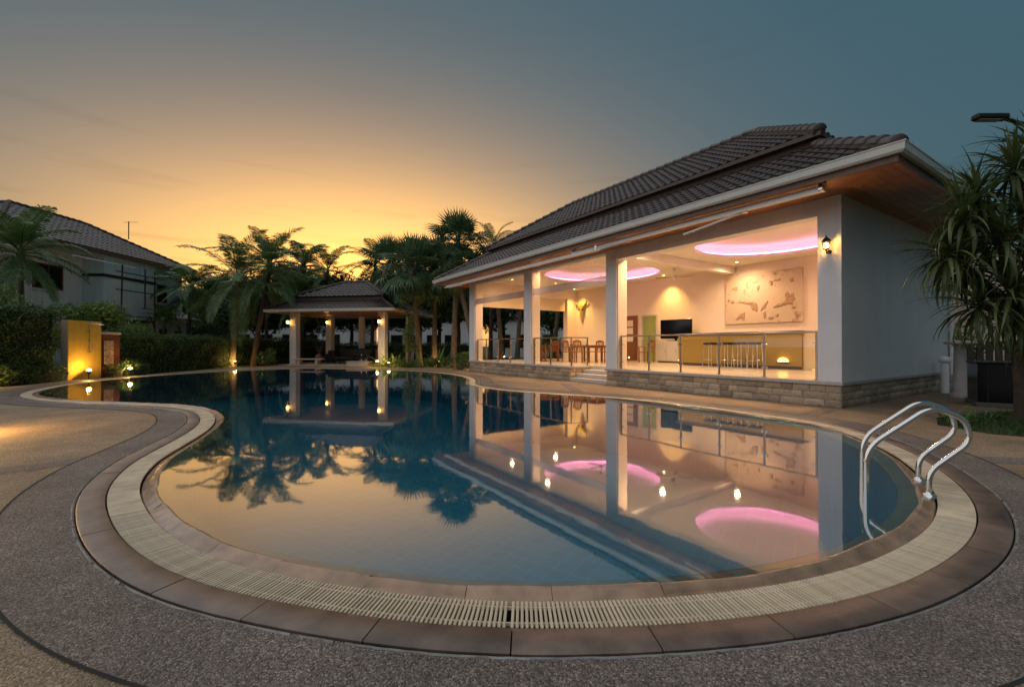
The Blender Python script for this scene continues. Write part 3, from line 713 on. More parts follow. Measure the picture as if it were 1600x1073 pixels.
DL = [(1.0, 1.1), (1.35, 5.6), (5.3, 0.9), (5.3, 5.6), (3.1, 0.85), (7.0, 1.2), (8.75, 5.95), (10.2, 0.75), (13.4, 1.2), (14.45, 5.9), (7.0, 3.6), (13.2, 3.6)]
for t, d in DL:
    dl = MB().lathe([(0.075, -0.004), (0.075, -0.012), (0.055, -0.012), (0.05, -0.003)], 16, (-t, d, CEIL)).build('downlight', M['white_metal'], ceil_o)
    MB().lathe([(0.001, -0.004), (0.05, -0.004)], 16, (-t, d, CEIL)).build('lens', M['downlight'], dl)
    if d > 5.8: point_light(house, (-t, d, CEIL - 0.03), 230, (1.0, 0.60, 0.16), 0.05, spot=R(100), direction=(0, 0.12, -1), blend=1.0)
    else: point_light(house, (-t, d, CEIL - 0.05), 270, (1.0, 0.64, 0.35), 0.08, spot=R(172), direction=(0, 0, -1), blend=1.0)
# roof
EX0, EX1, EY0, EY1 = -(LEN + 1.22), 1.22, -1.22, DEPTH + 1.22
roof(house, EX0, EX1, EY0, EY1, [(0.0, 4.36, 2.06, 5.60), (1.84, 5.80, 4.72, 7.66)], near=300, tw=0.235, tl=0.285, cam_local=cam_l, hip_r=0.125)
MB().box(EX0 + 2.0, EX1 - 2.0, EY0 + 2.0, EY1 - 2.0, 5.45, 5.795).build('clerestory_band', M['fascia_dk'], house)
eave_sweep('upper_fascia', EX0 + 1.84, EX1 - 1.84, EY0 + 1.84, EY1 - 1.84, [(0.0, 5.72), (0.03, 5.72), (0.03, 5.815), (0.0, 5.815)], M['fascia_dk'], house)
eave_sweep('gutter', EX0, EX1, EY0, EY1, [(0.0, 4.235), (0.075, 4.225), (0.105, 4.26), (0.112, 4.36), (0.125, 4.375), (0.125, 4.39), (0.10, 4.39), (0.09, 4.27), (0.0, 4.26)], M['gutter'], house)
eave_sweep('fascia', EX0, EX1, EY0, EY1, [(-0.03, 4.12), (-0.002, 4.12), (-0.002, 4.35), (-0.03, 4.35)], M['fascia'], house)
sof = eave_sweep('soffit', EX0, EX1, EY0, EY1, [(-0.04, SOF + 0.022), (-1.215, SOF + 0.022), (-1.215, SOF + 0.03), (-0.04, SOF + 0.03)], M['roofbase'], house)
nb = 8
for k in range(nb):
    w0 = 0.035 + (1.19) * k / nb; w1 = 0.035 + 1.19 * (k + 1) / nb - 0.005
    for side in range(4):
        if side == 0: P = [(EX0 + w0, EY0 + w0), (EX1 - w0, EY0 + w0), (EX1 - w1, EY0 + w1), (EX0 + w1, EY0 + w1)]
        elif side == 1: P = [(EX1 - w0, EY0 + w0), (EX1 - w0, EY1 - w0), (EX1 - w1, EY1 - w1), (EX1 - w1, EY0 + w1)]
        elif side == 2: P = [(EX1 - w0, EY1 - w0), (EX0 + w0, EY1 - w0), (EX0 + w1, EY1 - w1), (EX1 - w1, EY1 - w1)]
        else: P = [(EX0 + w0, EY1 - w0), (EX0 + w0, EY0 + w0), (EX0 + w1, EY0 + w1), (EX0 + w1, EY1 - w1)]
        MB().prism(P, SOF, SOF + 0.02).build('plank', M['soffit'], sof)
# interior doors, downpipe
for t0, t1, mt_, nm in ((10.72, 11.55, 'door_brown', 'door'), (9.55, 10.3, 'door_green', 'door')):
    d_ = hb(nm, t0, t1, 6.44, 6.497, FL, FL + 2.06, M[mt_])
    fr = MB()
    for a, b, c, e in ((t0 - .07, t0 - .003, FL, FL + 2.13), (t1 + .003, t1 + .07, FL, FL + 2.13), (t0 - .003, t1 + .003, FL + 2.063, FL + 2.13)): fr.box(-b, -a, 6.42, 6.496, c, e)
    fr.build('frame', M['cabinet'] if mt_ == 'door_green' else M['door_brown'], d_)
    MB().tube([(-t0 - .1, 6.40, FL + 1.0), (-t0 - .1, 6.40, FL + 1.12)], 0.014, 8).build('handle', M['steel'], d_)
    if mt_ == 'door_brown':
        for k in range(3): MB().box(-t0 - .52, -t0 - .16, 6.43, 6.438, FL + .9 + .36 * k, FL + 1.2 + .36 * k).build('pane', M['wall_int'], d_)
    else:
        for k in range(2): MB().cbox(-t0 - .66, -t0 - .1, 6.428, 6.4395, FL + .15 + .95 * k, FL + .98 + .95 * k, .01).build('panel', M['door_green'], d_)
# rails: steel posts, top rail, glass panes with clamps
def railing(label, posts, d=0.15, z0=None, ret=None, group='glass railings along the pool house front'):
    z0 = FL + 0.004
    o = thing('railing', label, 'railing', (0, 0, 0), 0, None); o.parent = None
    o.location = BC; o.rotation_euler = (0, 0, BROT)
    H = 1.0; pr = [(-t, d) for t in posts]
    if ret: pr = pr + [(-posts[-1], ret)]
    for (x, y) in pr:
        p_ = MB().cbox(x - .021, x + .021, y - .021, y + .021, z0, z0 + H - .02, .005).build('post', M['steel_dk'], o)
        MB().cbox(x - .045, x + .045, y - .04, y + .04, z0, z0 + .012, .004).build('foot_plate', M['steel_dk'], p_)
    for (xa, ya), (xb, yb) in zip(pr, pr[1:]):
        A = Vector((xa, ya, 0)); B = Vector((xb, yb, 0)); t_ = (B - A).normalized(); L = (B - A).length; n = Vector((-t_.y, t_.x, 0)); ang = math.atan2(t_.y, t_.x)
        MB().cbox(-.021, L + .021, -.025, .025, H - .03, H + .01, .008).build('top_rail', M['steel_dk'], o, (A.x, A.y, z0), (0, 0, ang))
        pane = MB().box(.05, L - .05, -.005, .005, .10, H - .12).build('glass_pane', M['glass'], o, (A.x, A.y, z0), (0, 0, ang))
        for xx in (.04, L - .04):
            for zz in (.22, .74): MB().cbox(xx - .025, xx + .025, -.016, .016, zz - .022, zz + .022, .005).build('clamp', M['steel'], pane)
    return o
railing('glass and steel railing in front of the bar stools', [0.5, 1.55, 2.63, 3.72, 4.76, 5.80])
railing('glass and steel railing turning back beside the entrance steps', [10.24, 9.25, 8.10], ret=0.90)
railing('glass and steel railing at the far end bay by the lit palms', [14.72, 13.94, 12.94, 11.95, 10.82])

# ---------------------------------------------------------------- fittings of the pool house (built in its local frame, each a thing of its own)
HM = Matrix.Translation(BC) @ Matrix.Rotation(BROT, 4, 'Z')
def hthing(name, label, cat, t, d, z, rz=0.0, group=None):
    return thing(name, label, cat, HM @ Vector((-t, d, z)), BROT + rz, group)
# wall lanterns ------------------------------------------------------
def lantern_meshes():
    cage = MB(); r0, r1, h = 0.055, 0.085, 0.17; n = 6
    for k in range(n):
        an = 2 * math.pi * k / n
        cage.tube([(r0 * math.cos(an), r0 * math.sin(an), 0), (r1 * math.cos(an), r1 * math.sin(an), h)], 0.0045, 5)
    cage.lathe([(0.01, -0.05), (0.02, -0.04), (0.03, -0.015), (0.06, -0.01), (0.06, 0.005), (0.001, 0.006)], 12)
    roofm = MB().lathe([(0.105, h - 0.005), (0.105, h + 0.008), (0.07, h + 0.05), (0.03, h + 0.085), (0.02, h + 0.10), (0.012, h + 0.115), (0.016, h + 0.13), (0.001, h + 0.15)], 6, smooth=False)
    gl = MB().lathe([(r0 - .004, 0.008), (r1 - .004, h - .006)], 6, smooth=False)
    bulb = MB().sphere((0, 0, 0.08), 0.052, 12, 8, 1.3)
    arm = MB().tube([(0, 0.16, -0.05), (0, 0.10, -0.10), (0, 0.04, -0.11), (0, 0, -0.08), (0, 0, -0.04)], 0.012, 8)
    arm.tube([(0, 0.16, -0.05), (0, 0.178, -0.05)], 0.05, 14)
    return [('cage', cage.mesh('cage', M['iron'])), ('hood', roofm.mesh('hood', M['iron'])), ('glass', gl.mesh('glass', M['lamp_glass'])), ('bulb', bulb.mesh('bulb', M['lamp_warm'])), ('bracket', arm.mesh('bracket', M['iron']))]
LANT = lantern_meshes()
def lantern(label, loc, rz, watts=14, scale=1.0):
    """local +y points to the wall"""
    o = thing('wall_lantern', label, 'lantern', loc, rz, 'wall lanterns'); o.scale = (scale,) * 3
    for nm, me in LANT: link(nm, me, o)
    point_light(o, (0, -0.02, 0.08), watts, (1.0, 0.56, 0.18), 0.045); return o
lantern('lit wall lantern on the near corner pillar of the pool house', HM @ Vector((-0.20, -0.152, 3.12)), BROT, 85, 0.85)
lantern('lit wall lantern on the far end pillar of the pool house', HM @ Vector((-15.48, 0.2, 3.15)), BROT - math.pi / 2, 40, 1.15)
# ceiling fans ---------------------------------------------------------
def fan(label, t, d, rz):
    o = hthing('ceiling_fan', label, 'ceiling fan', t, d, CEIL, rz, 'ceiling fans')
    MB().tube([(0, 0, 0), (0, 0, -0.26)], 0.012, 8).lathe([(0.06, 0), (0.055, -0.03), (0.015, -0.05)], 14).build('rod', M['cabinet'], o)
    MB().lathe([(0.02, -0.25), (0.09, -0.27), (0.11, -0.31), (0.10, -0.36), (0.05, -0.39), (0.001, -0.395)], 18).build('motor', M['cabinet'], o)
    for k in range(4):
        b = MB(); b.add([(.10, -.02, 0), (.10, .02, 0), (.2, .05, .004), (.68, .062, .008), (.70, 0, .004), (.68, -.055, -.004), (.2, -.045, -.004)], [(0, 1, 2, 3, 4, 5, 6)])
        b.add([(x, y, z - .008) for x, y, z in b.v[:7]], [(6, 5, 4, 3, 2, 1, 0)]); b.f += [(i, i + 7, (i + 1) % 7 + 7, (i + 1) % 7) for i in range(7)]; b.sm += [False] * 7
        b.build('blade', M['bartop'], o, (0, 0, -.335), (0, 0, k * math.pi / 2))
    return o
fan('four-blade ceiling fan hanging over the television end', 7.45, 4.9, 0.5)
fan('four-blade ceiling fan hanging inside the far pink ceiling ring', 10.15, 3.6, 0.15)
# relief panel -------------------------------------------------------------
def reliefmat():
    m, t, b = mat('carved_sandstone'); tc = nd(t, 'ShaderNodeTexCoord')
    n1 = nd(t, 'ShaderNodeTexNoise', i_Scale=5.0, i_Detail=9.0, i_Roughness=0.75); n2 = nd(t, 'ShaderNodeTexNoise', i_Scale=1.4, i_Detail=3.0)
    t.links.new(tc.outputs['Object'], n1.inputs['Vector']); t.links.new(tc.outputs['Object'], n2.inputs['Vector'])
    a = nd(t, 'ShaderNodeMath', operation='MULTIPLY'); t.links.new(n1.outputs[0], a.inputs[0]); t.links.new(n2.outputs[0], a.inputs[1])
    r = ramp(t, a.outputs[0], [(0.0, (0.62, 0.50, 0.38)), (0.31, (0.58, 0.46, 0.34)), (0.345, (0.44, 0.30, 0.19)), (0.42, (0.30, 0.18, 0.10))])
    t.links.new(r.outputs[0], b.inputs['Base Color']); b.inputs['Roughness'].default_value = 0.85
    bump(t, b, n1.outputs[0], 0.5, 0.02); return m
M['relief'] = reliefmat(); M['relief_dk'] = simple('carved_brown_figure', (0.40, 0.26, 0.16), 0.8, var=0.35, scale=16, bmp=0.4)
ap = hthing('relief_panel', 'large pale carved relief panel with brown blotches behind the bar', 'wall panel', 4.87, 6.497, 2.04)
MB().cbox(-1.38, 1.38, -0.07, 0, 0, 1.84, 0.012).build('slab', M['relief'], ap)
def blot(cx, cz, pts, th=0.02):
    n = len(pts); vs = [(cx + x, -0.071, cz + z) for x, z in pts] + [(cx + x * .86, -0.071 - th, cz + z * .86) for x, z in pts]
    MB().add(vs, [tuple(range(n, 2 * n))] + [(i, (i + 1) % n, n + (i + 1) % n, n + i) for i in range(n)]).build('carved_figure', M['relief_dk'], ap)
def rag(rx, rz, n=14, ang=0.0, j=0.45):
    P = []
    for k in range(n):
        a_ = 2 * math.pi * k / n; q = 1 + random.uniform(-j, j); x, z = rx * q * math.cos(a_), rz * q * math.sin(a_)
        P.append((x * math.cos(ang) - z * math.sin(ang), x * math.sin(ang) + z * math.cos(ang)))
    return P
blot(-0.72, 0.27, [(-.26, -.12), (.02, -.02), (.1, -.18), (.14, .17), (-.05, .12)])
blot(0.95, 0.78, rag(.19, .21)); blot(0.64, 0.62, rag(.22, .05, ang=.35)); blot(-0.25, 0.62, rag(.10, .16, ang=.4)); blot(-0.52, 0.78, rag(.26, .05, ang=-.15))
blot(0.12, 0.62, rag(.05, .17, ang=-.6)); blot(0.12, 0.30, rag(.06, .1)); blot(0.34, 0.17, rag(.09, .05)); blot(0.55, 0.26, rag(.06, .06, ang=.5)); blot(1.05, 1.45, rag(.07, .06))
blot(-1.05, 0.86, rag(.06, .06)); blot(-1.22, .92, rag(.04, .04)); blot(-.98, 1.35, rag(.1, .07)); blot(.55, 1.5, rag(.14, .05)); blot(.35, 1.42, rag(.07, .07)); blot(-.1, 1.3, rag(.05, .1)); blot(1.12, .5, rag(.07, .05))
# gilt ox skull ---------------------------------------------------------------
sk = hthing('ox_skull', 'gilt ox skull ornament lit on the wall beside the far windows', 'wall ornament', 14.45, 6.47, 2.45)
prof = [(0.0, .05, .02), (.12, .10, .05), (.3, .10, .09), (.5, .15, .12), (.66, .21, .15), (.74, .17, .15), (.86, .27, .17), (.98, .31, .15), (1.06, .27, .09), (1.10, .2, .03)]
vs = []; fs = []; nx = 10
for z, w_, dp in prof:
    for k in range(nx + 1):
        u_ = -1 + 2 * k / nx; vs.append((w_ * u_, -dp * (1 - u_ * u_) ** 0.6, z))
for j in range(len(prof) - 1):
    for k in range(nx): a = j * (nx + 1) + k; fs.append((a, a + 1, a + nx + 2, a + nx + 1))
MB().add(vs, fs, True).build('skull', M['gold'], sk)
for sx in (-1, 1):
    MB().tube([(sx * .24, -.05, 1.0), (sx * .36, -.07, 1.03), (sx * .44, -.08, 1.12), (sx * .45, -.08, 1.25)], [.05, .045, .03, .008], 8).build('horn', M['gold'], sk)
    MB().sphere((sx * .13, -.115, .72), .06, 10, 6).build('eye_socket', M['iron'], sk)
# television on a white cabinet ---------------------------------------------------
tv = hthing('television', 'black flat television standing on the white cabinet', 'television', 8.1, 5.9, 1.415)
MB().cbox(-.76, .76, -.03, .03, .10, .90, .008).build('screen', M['black'], tv); MB().box(-.745, .745, -.0335, -.0305, .125, .885).build('display', simple('dark_display', (.004, .004, .005), .08), tv)
MB().cbox(-.34, .34, -.13, .13, 0, .018, .006).cbox(-.05, .05, -.02, .02, .018, .099, .004).build('stand', M['black'], tv)
cb = hthing('cabinet', 'low white cabinet under the television', 'cabinet', 8.1, 5.9, FL)
MB().cbox(-.80, .80, -.25, .25, .05, .90, .01).build('body', M['cabinet'], cb); MB().box(-.75, .75, -.2, .22, 0, .049).build('base', M['bartop'], cb)
for k in range(3):
    dd = MB().cbox(-.78 + .525 * k, -.78 + .525 * k + .51, -.272, -.253, .08, .87, .006).build('door', M['cabinet'], cb)
    MB().tube([(-.78 + .525 * k + .45, -.285, .42), (-.78 + .525 * k + .45, -.285, .56)], .008, 6).build('handle', M['steel'], dd)
# bar counter and stools -------------------------------------------------------------
bar = hthing('bar_counter', 'mustard fronted bar counter with dark top', 'bar counter', 4.65, 4.2, FL)
MB().box(-2.1, 2.1, 0.0, 0.55, 0.004, 1.10).build('front', M['barfront'], bar); MB().cbox(-2.16, 2.16, -0.10, 0.62, 1.103, 1.155, .01).build('counter_top', M['bartop'], bar)
MB().box(2.103, 2.45, 0.1, 1.6, 0.004, 1.08).build('return_end', M['blind'], bar); MB().box(-2.1, 2.1, -.012, -.001, 0.01, .09).build('kick_plate', M['bartop'], bar)
hl = hthing('bar_lamp', 'glowing half-round lamp low on the mustard bar front', 'lamp', 3.05, 4.18, FL + .22)  # self-lit shape put in for a reflected glow on the bar front
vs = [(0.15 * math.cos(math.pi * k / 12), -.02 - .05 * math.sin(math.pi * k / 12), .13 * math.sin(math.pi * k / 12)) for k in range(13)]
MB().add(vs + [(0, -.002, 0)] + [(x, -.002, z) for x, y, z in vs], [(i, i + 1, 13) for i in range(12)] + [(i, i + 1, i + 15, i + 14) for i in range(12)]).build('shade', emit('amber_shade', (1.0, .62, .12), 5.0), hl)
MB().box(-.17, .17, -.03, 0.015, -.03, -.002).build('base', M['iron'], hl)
st_seat = MB().cbox(-.165, .165, -.15, .15, .74, .82, .02).mesh('seat', M['iron'])
def legm(sx, sy): return MB().tube([(sx * .13, sy * .12, .77), (sx * .17, sy * .17, 0)], .015, 7).mesh('leg', M['steel'])
st_legs = [legm(a, b) for a in (-1, 1) for b in (-1, 1)]
st_ring = MB().tube([(-.158, -.155, .25), (.158, -.155, .25), (.158, .155, .25), (-.158, .155, .25), (-.158, -.155, .25)], .008, 6).mesh('footrest', M['steel'])
for k, (t, d) in enumerate(((5.05, 3.55), (4.52, 3.6), (4.08, 3.6), (3.62, 3.65))):
    o = hthing('bar_stool', ['bar stool standing farthest from the corner pillar, by the white cabinet', 'second bar stool from the white cabinet in the row of four', 'third bar stool from the white cabinet in the row of four', 'bar stool nearest the glowing half-round lamp'][k], 'bar stool', t, d, FL, random.uniform(-.1, .1), 'bar stools in front of the counter')
    link('seat', st_seat, o); link('footrest', st_ring, o)
    for l in st_legs: link('leg', l, o)
o = hthing('bar_stool', 'white wire stool beside the white cabinet', 'bar stool', 6.75, 5.2, FL)
MB().cbox(-.19, .19, -.16, .16, .72, .75, .01).build('seat', M['white_metal'], o); link('footrest', st_ring, o)
for l in st_legs: link('leg', l, o)
# dining chairs and tables ---------------------------------------------------------------
def chair_meshes():
    P = []
    P.append(('seat', MB().cbox(-.25, .25, -.24, .24, .42, .455, .01)))
    for sx in (-1, 1):
        P.append(('leg', MB().cbox(sx * .22 - .022, sx * .22 + .022, -.235, -.19, 0, .64, .004)))
        P.append(('leg', MB().tube([(sx * .22, .21, 0), (sx * .22, .215, .45), (sx * .22, .28, .88)], .026, 6)))
        P.append(('armrest', MB().cbox(sx * .24 - .032, sx * .24 + .032, -.26, .24, .643, .668, .008)))
    sl = [('slat', MB().cbox(-.185 + .0925 * k - .02, -.185 + .0925 * k + .02, -.008, .008, 0, .40, .003)) for k in range(5)]
    for nm, mb in sl: mb.xf(Matrix.Translation((0, .222, .47)) @ Matrix.Rotation(-.14, 4, 'X'))
    P += sl
    tr = MB(); n = 8
    vs = []; 
    for k in range(n + 1):
        x = -.24 + .48 * k / n; h = .055 * math.cos((k / n - .5) * math.pi)
        vs += [(x, .265, .86), (x, .265, .90 + h), (x, .295, .90 + h), (x, .295, .86)]
    fs = []
    for k in range(n):
        for c in range(4): fs.append((4 * k + c, 4 * k + (c + 1) % 4, 4 * k + 4 + (c + 1) % 4, 4 * k + 4 + c))
    fs += [(0, 1, 2, 3), tuple(4 * n + c for c in (3, 2, 1, 0))]
    P.append(('top_rail', tr.add(vs, fs)))
    return [(nm, mb.mesh(nm, M['chairwood'])) for nm, mb in P]
CH = chair_meshes()
def chair(t, d, rz, label):
    o = hthing('dining_chair', label, 'chair', t, d, FL, rz, 'slatted teak dining chairs')
    for nm, me in CH: link(nm, me, o)
def table(t, d, lx, ly, label):
    o = hthing('dining_table', label, 'table', t, d, FL, 0, 'teak dining tables')
    for k in range(5): MB().cbox(-lx / 2, lx / 2, -ly / 2 + ly * k / 5, -ly / 2 + ly * (k + 1) / 5 - .006, .70, .735, .005).build('plank', M['chairwood'], o)
    for sx in (-1, 1):
        for sy in (-1, 1): MB().cbox(sx * (lx / 2 - .09) - .035, sx * (lx / 2 - .09) + .035, sy * (ly / 2 - .09) - .035, sy * (ly / 2 - .09) + .035, 0, .698, .006).build('leg', M['chairwood'], o)
    MB().box(-lx / 2 + .1, lx / 2 - .1, -ly / 2 + .1, ly / 2 - .1, .62, .698).build('apron', M['chairwood'], o)
table(10.7, 3.5, 1.7, .9, 'teak dining table nearest the entrance steps')
table(12.9, 2.6, 1.5, .9, 'teak dining table at the far end bay')
for (t, d, rz, lb) in ((11.15, 2.7, math.pi, 'teak chair seen from behind, left of the near dining table'), (10.35, 2.7, math.pi, 'teak chair seen from behind at the entrance end of the near table'), (10.35, 4.25, 0, 'teak chair on the wall side of the near dining table'),
                       (11.15, 4.25, 0, 'teak chair on the wall side below the gilt skull'), (9.4, 3.5, -math.pi / 2, 'teak chair at the head of the near table by the steps'), (8.9, 5.0, -.3, 'teak chair standing against the back wall by the green door'),
                       (11.2, 5.6, .2, 'teak chair in front of the brown door'), (12.5, 1.85, math.pi, 'teak chair behind the middle pillar facing the far table'), (13.3, 3.4, 0, 'teak chair on the far side of the far table'), (13.9, 2.6, math.pi / 2, 'teak chair at the far end of the far table')):
    chair(t, d, rz, lb)
# clear roll-down sheets, cream blinds and awnings -------------------------------------------
for t0, t1, lb in ((6.34, 10.26, 'clear plastic roll-down sheet above the entrance steps'), (10.79, 14.76, 'clear plastic roll-down sheet in the far end bay')):
    o = hthing('rolldown_sheet', lb, 'blind', (t0 + t1) / 2, 0.12, 3.16, 0, 'clear roll-down sheets'); hw = (t1 - t0) / 2
    n = 14; vs = []; fs = []
    for k in range(n + 1):
        x = -hw + 2 * hw * k / n
        vs += [(x, .012 * math.sin(k * 1.9), .26), (x, .004 * math.sin(k * 1.3), .92)]
    for k in range(n): fs.append((2 * k, 2 * k + 2, 2 * k + 3, 2 * k + 1))
    MB().add(vs, fs, True).build('sheet', M['plastic'], o)
    MB().cbox(-hw, hw, -.02, .02, 0.0, .255, .006).build('hem', M['plastic_band'], o)
    MB().tube([(-hw, 0, .925), (hw, 0, .925)], .03, 8).build('roller', M['white_metal'], o)
for d0, d1, lb in ((0.5, 3.0, 'cream fabric blind in the far window nearest the pool'), (3.15, 5.75, 'cream fabric blind in the far window beside the gilt skull')):
    o = hthing('roller_blind', lb, 'blind', 15.05, (d0 + d1) / 2, 3.08, 0, 'cream fabric blinds'); hw = (d1 - d0) / 2
    MB().box(-.004, .004, -hw, hw, 0.03, .62).build('fabric', M['blind'], o); MB().cbox(-.015, .015, -hw, hw, 0, .03, .004).build('bottom_bar', M['blind'], o); MB().tube([(0, -hw, .65), (0, hw, .65)], .035, 8).build('roller', M['white_metal'], o)
def awning(label, t0, t1, d, z, arms, front):
    o = hthing('awning', label, 'awning', (t0 + t1) / 2, d, z, 0, 'folded awnings under the eaves'); hw = (t1 - t0) / 2
    c = MB(); pr = [(-.05, -.04), (.05, -.05), (.06, .0), (.05, .05), (-.03, .06), (-.06, .02)]
    vs = [(-hw, y, zz) for y, zz in pr] + [(hw, y, zz) for y, zz in pr]
    c.add(vs, [tuple(range(6)), tuple(reversed(range(6, 12)))] + [(i, 6 + i, 6 + (i + 1) % 6, (i + 1) % 6) for i in range(6)]); c.build('cassette', M['white_metal'], o)
    MB().cbox(-hw + .05, hw - .05, -.11 - front, -.075 - front, -.07, -.03, .006).build('front_bar', M['white_metal'], o)
    for x in (-hw + .04, hw - .04):
        MB().cbox(x - .04, x + .04, -.07, .09, -.03, .10, .008).build('wall_bracket', M['steel'], o)
    for (xa, xb, drop) in arms:
        MB().tube([(xa, -.02, -.06), (xb, -.10, -.06 - drop)], .024, 8).build('folding_arm', M['white_metal'], o)
        MB().cbox(xa - .05, xa + .05, -.05, .03, -.09, .02, .006).build('elbow', M['steel'], o)
    return o
awning('folded white awning with a drooping arm over the bar bay', -0.1, 6.7, -0.98, 4.06, [(1.95, 0.55, .20), (-1.2, -2.5, .05)], 0.0)
awning('folded white awning with long front bar over the far bays', 5.6, 15.6, -1.02, 3.99, [(-4.7, -3.3, .04)], 0.06)
# downpipe
dp = thing('downpipe', 'white rainwater downpipe at the back corner of the side wall', 'pipe', HM @ Vector((0.09, 6.95, 0)), BROT)
MB().tube([(0, 0, .12), (0, 0, 4.0), (.3, .1, 4.16)], .05, 12).build('pipe', M['white_metal'], dp); MB().cbox(-.16, .16, -.16, .16, 0, .2, .02).build('base_block', M['capstone'], dp)
for z in (1.2, 2.6): MB().lathe([(.056, z), (.062, z + .01), (.062, z + .05), (.056, z + .06)], 12).build('collar', M['white_metal'], dp)
MB().cbox(-.1, .1, -.1, .1, .203, .42, .02).build('hopper', M['capstone'], dp)
# pool ladder ---------------------------------------------------------------------------------
lad = thing('pool_ladder', 'polished steel pool ladder with two curved handrails', 'ladder', px_ground(1450, 772))
def smooth_path(P, n=6, rad=0.12):
    P = [Vector(p) for p in P]; out_ = [P[0]]
    for a, b, c in zip(P, P[1:], P[2:]):
        r1 = min(rad, (b - a).length * .49, (c - b).length * .49); p0 = b + (a - b).normalized() * r1; p2 = b + (c - b).normalized() * r1
        for k in range(n + 1): t_ = k / n; out_.append(p0 * (1 - t_) ** 2 + b * 2 * t_ * (1 - t_) + p2 * t_ ** 2)
    return out_ + [P[-1]]
A1 = px_ground(1450, 773); A2 = px_ground(1434, 749)
along = (A2 - A1); along.z = 0
pi_, ni_ = at(0); 
best = min(range(NG), key=lambda i: (G[i][0] - A1.x) ** 2 + (G[i][1] - A1.y) ** 2); inn = Vector((nin[best][0], nin[best][1], 0))
inn = Vector((-0.99, 0.12, 0)).normalized()
for A in (A1, A2):
    q = A - lad.location
    P = [(k * inn.x, k * inn.y, z) for k, z in ((0, 0), (0, .19), (-.31, .44), (-.28, .62), (-.03, .73), (.47, .37), (.47, -.55))]
    hr = MB().tube([Vector(p) + q for p in smooth_path(P, 8, .14)], .0215, 14).build('handrail', M['steel'], lad)
    MB().lathe([(.022, .03), (.026, .014), (.05, .008), (.052, -.02)], 18, q).build('floor_flange', M['steel'], hr)
for z in (-.22, -.47):
    a = A1 - lad.location + inn * .47; b = A2 - lad.location + inn * .47
    MB().tube([a + Vector((0, 0, z)), b + Vector((0, 0, z))], .02, 8).build('rung', M['steel'], lad)

# ---------------------------------------------------------------- open pavilion beyond the pool
PE1 = Vector((0.987, -0.163, 0)); PROT = math.atan2(-0.163, 0.987)
pav = thing('pavilion', 'open-sided garden pavilion with white posts and two-tier brown roof', 'pavilion', (-15.04, 27.2, 0), PROT)
PW, PD, PZ = 8.3, 6.8, 3.28
roof(pav, 0, PW, 0, PD, [(0.0, PZ + .12, 1.2, PZ + .74), (1.04, PZ + .97, 3.38, PZ + 2.14)], near=0, tw=0.30, tl=0.33, seg=4, hip_r=0.10)
MB().box(1.15, PW - 1.15, 1.15, PD - 1.15, PZ + .66, PZ + .96).build('clerestory_band', M['fascia_dk'], pav)
eave_sweep('fascia', 0, PW, 0, PD, [(-.03, PZ - .03), (.03, PZ - .03), (.05, PZ + .02), (.05, PZ + .14), (-.03, PZ + .14)], M['gutter'], pav)
pso = MB().box(.04, PW - .04, .04, PD - .04, PZ + .03, PZ + .05).build('soffit', M['roofbase'], pav)
for k in range(18): MB().box(.045 + (PW - .09) * k / 18, .04 + (PW - .09) * (k + 1) / 18, .05, PD - .05, PZ, PZ + .025).build('plank', M['soffit'], pso)
MB().box(.5, PW - .5, .6, PD - .4, -.02, .06).build('platform', M['step'], pav)
PC = [(1.2, 1.2), (PW - 1.2, 1.2), (1.35, 4.9), (PW - 1.2, 5.4), (3.5, 5.4)]
for i, (x, y) in enumerate(PC):
    w_ = .22 if i != 4 else .17
    MB().cbox(x - w_, x + w_, y - w_, y + w_, .06, PZ - .001, .015).build('post', M['wall_ext'], pav)
PM = Matrix.Translation(pav.location) @ Matrix.Rotation(PROT, 4, 'Z')
lantern('lit lantern on the front post of the pavilion nearest the coconut palm', PM @ Vector((1.2 - .2, 1.2 - .41, 2.55)), PROT, 190, 1.5)
lantern('lit lantern on the front post of the pavilion beside the spiral shrub', PM @ Vector((PW - 1.2 - .06, 1.2 - .41, 2.55)), PROT, 190, 1.5)
lantern('lit lantern on the inner post behind the black sofa', PM @ Vector((1.35, 4.9 - .41, 2.75)), PROT, 150, 1.2)
# pavilion furniture
def pthing(name, label, cat, x, y, z=.06, rz=0, group=None): return thing(name, label, cat, PM @ Vector((x, y, z)), PROT + rz, group)
sf = pthing('sofa', 'long black leather sofa inside the pavilion', 'sofa', 4.15, 3.0)
MB().cbox(-1.2, 1.2, -.42, .42, .22, .45, .05).build('seat', M['sofa'], sf); MB().cbox(-1.2, 1.2, .28, .5, .42, .98, .06).build('backrest', M['sofa'], sf)
for sx in (-1, 1):
    MB().cbox(sx * 1.26 - .1, sx * 1.26 + .1, -.45, .48, .2, .68, .04).build('armrest', M['sofa'], sf)
    for y in (-.38, .38): MB().cbox(sx * 1.2 - .03, sx * 1.2 + .03, y - .03, y + .03, 0, .2, .004).build('leg', M['iron'], sf)
ac = pthing('armchair', 'black armchair beside the long sofa', 'armchair', 2.45, 2.7, rz=-.5)
MB().cbox(-.38, .38, -.38, .38, .22, .44, .05).build('seat', M['sofa'], ac); MB().cbox(-.38, .38, .26, .44, .42, .85, .05).build('backrest', M['sofa'], ac)
for sx in (-1, 1): MB().cbox(sx * .42 - .07, sx * .42 + .07, -.4, .42, .05, .62, .03).build('armrest', M['sofa'], ac)
bn = pthing('bench', 'low white stone bench at the pavilion edge', 'bench', 2.45, .75, 0)
MB().cbox(-.95, .95, -.22, .22, .36, .43, .012).build('seat', M['stone_pale'], bn)
for x in (-.6, .6): MB().cbox(x - .09, x + .09, -.17, .17, 0, .36, .01).build('leg', M['stone_pale'], bn)
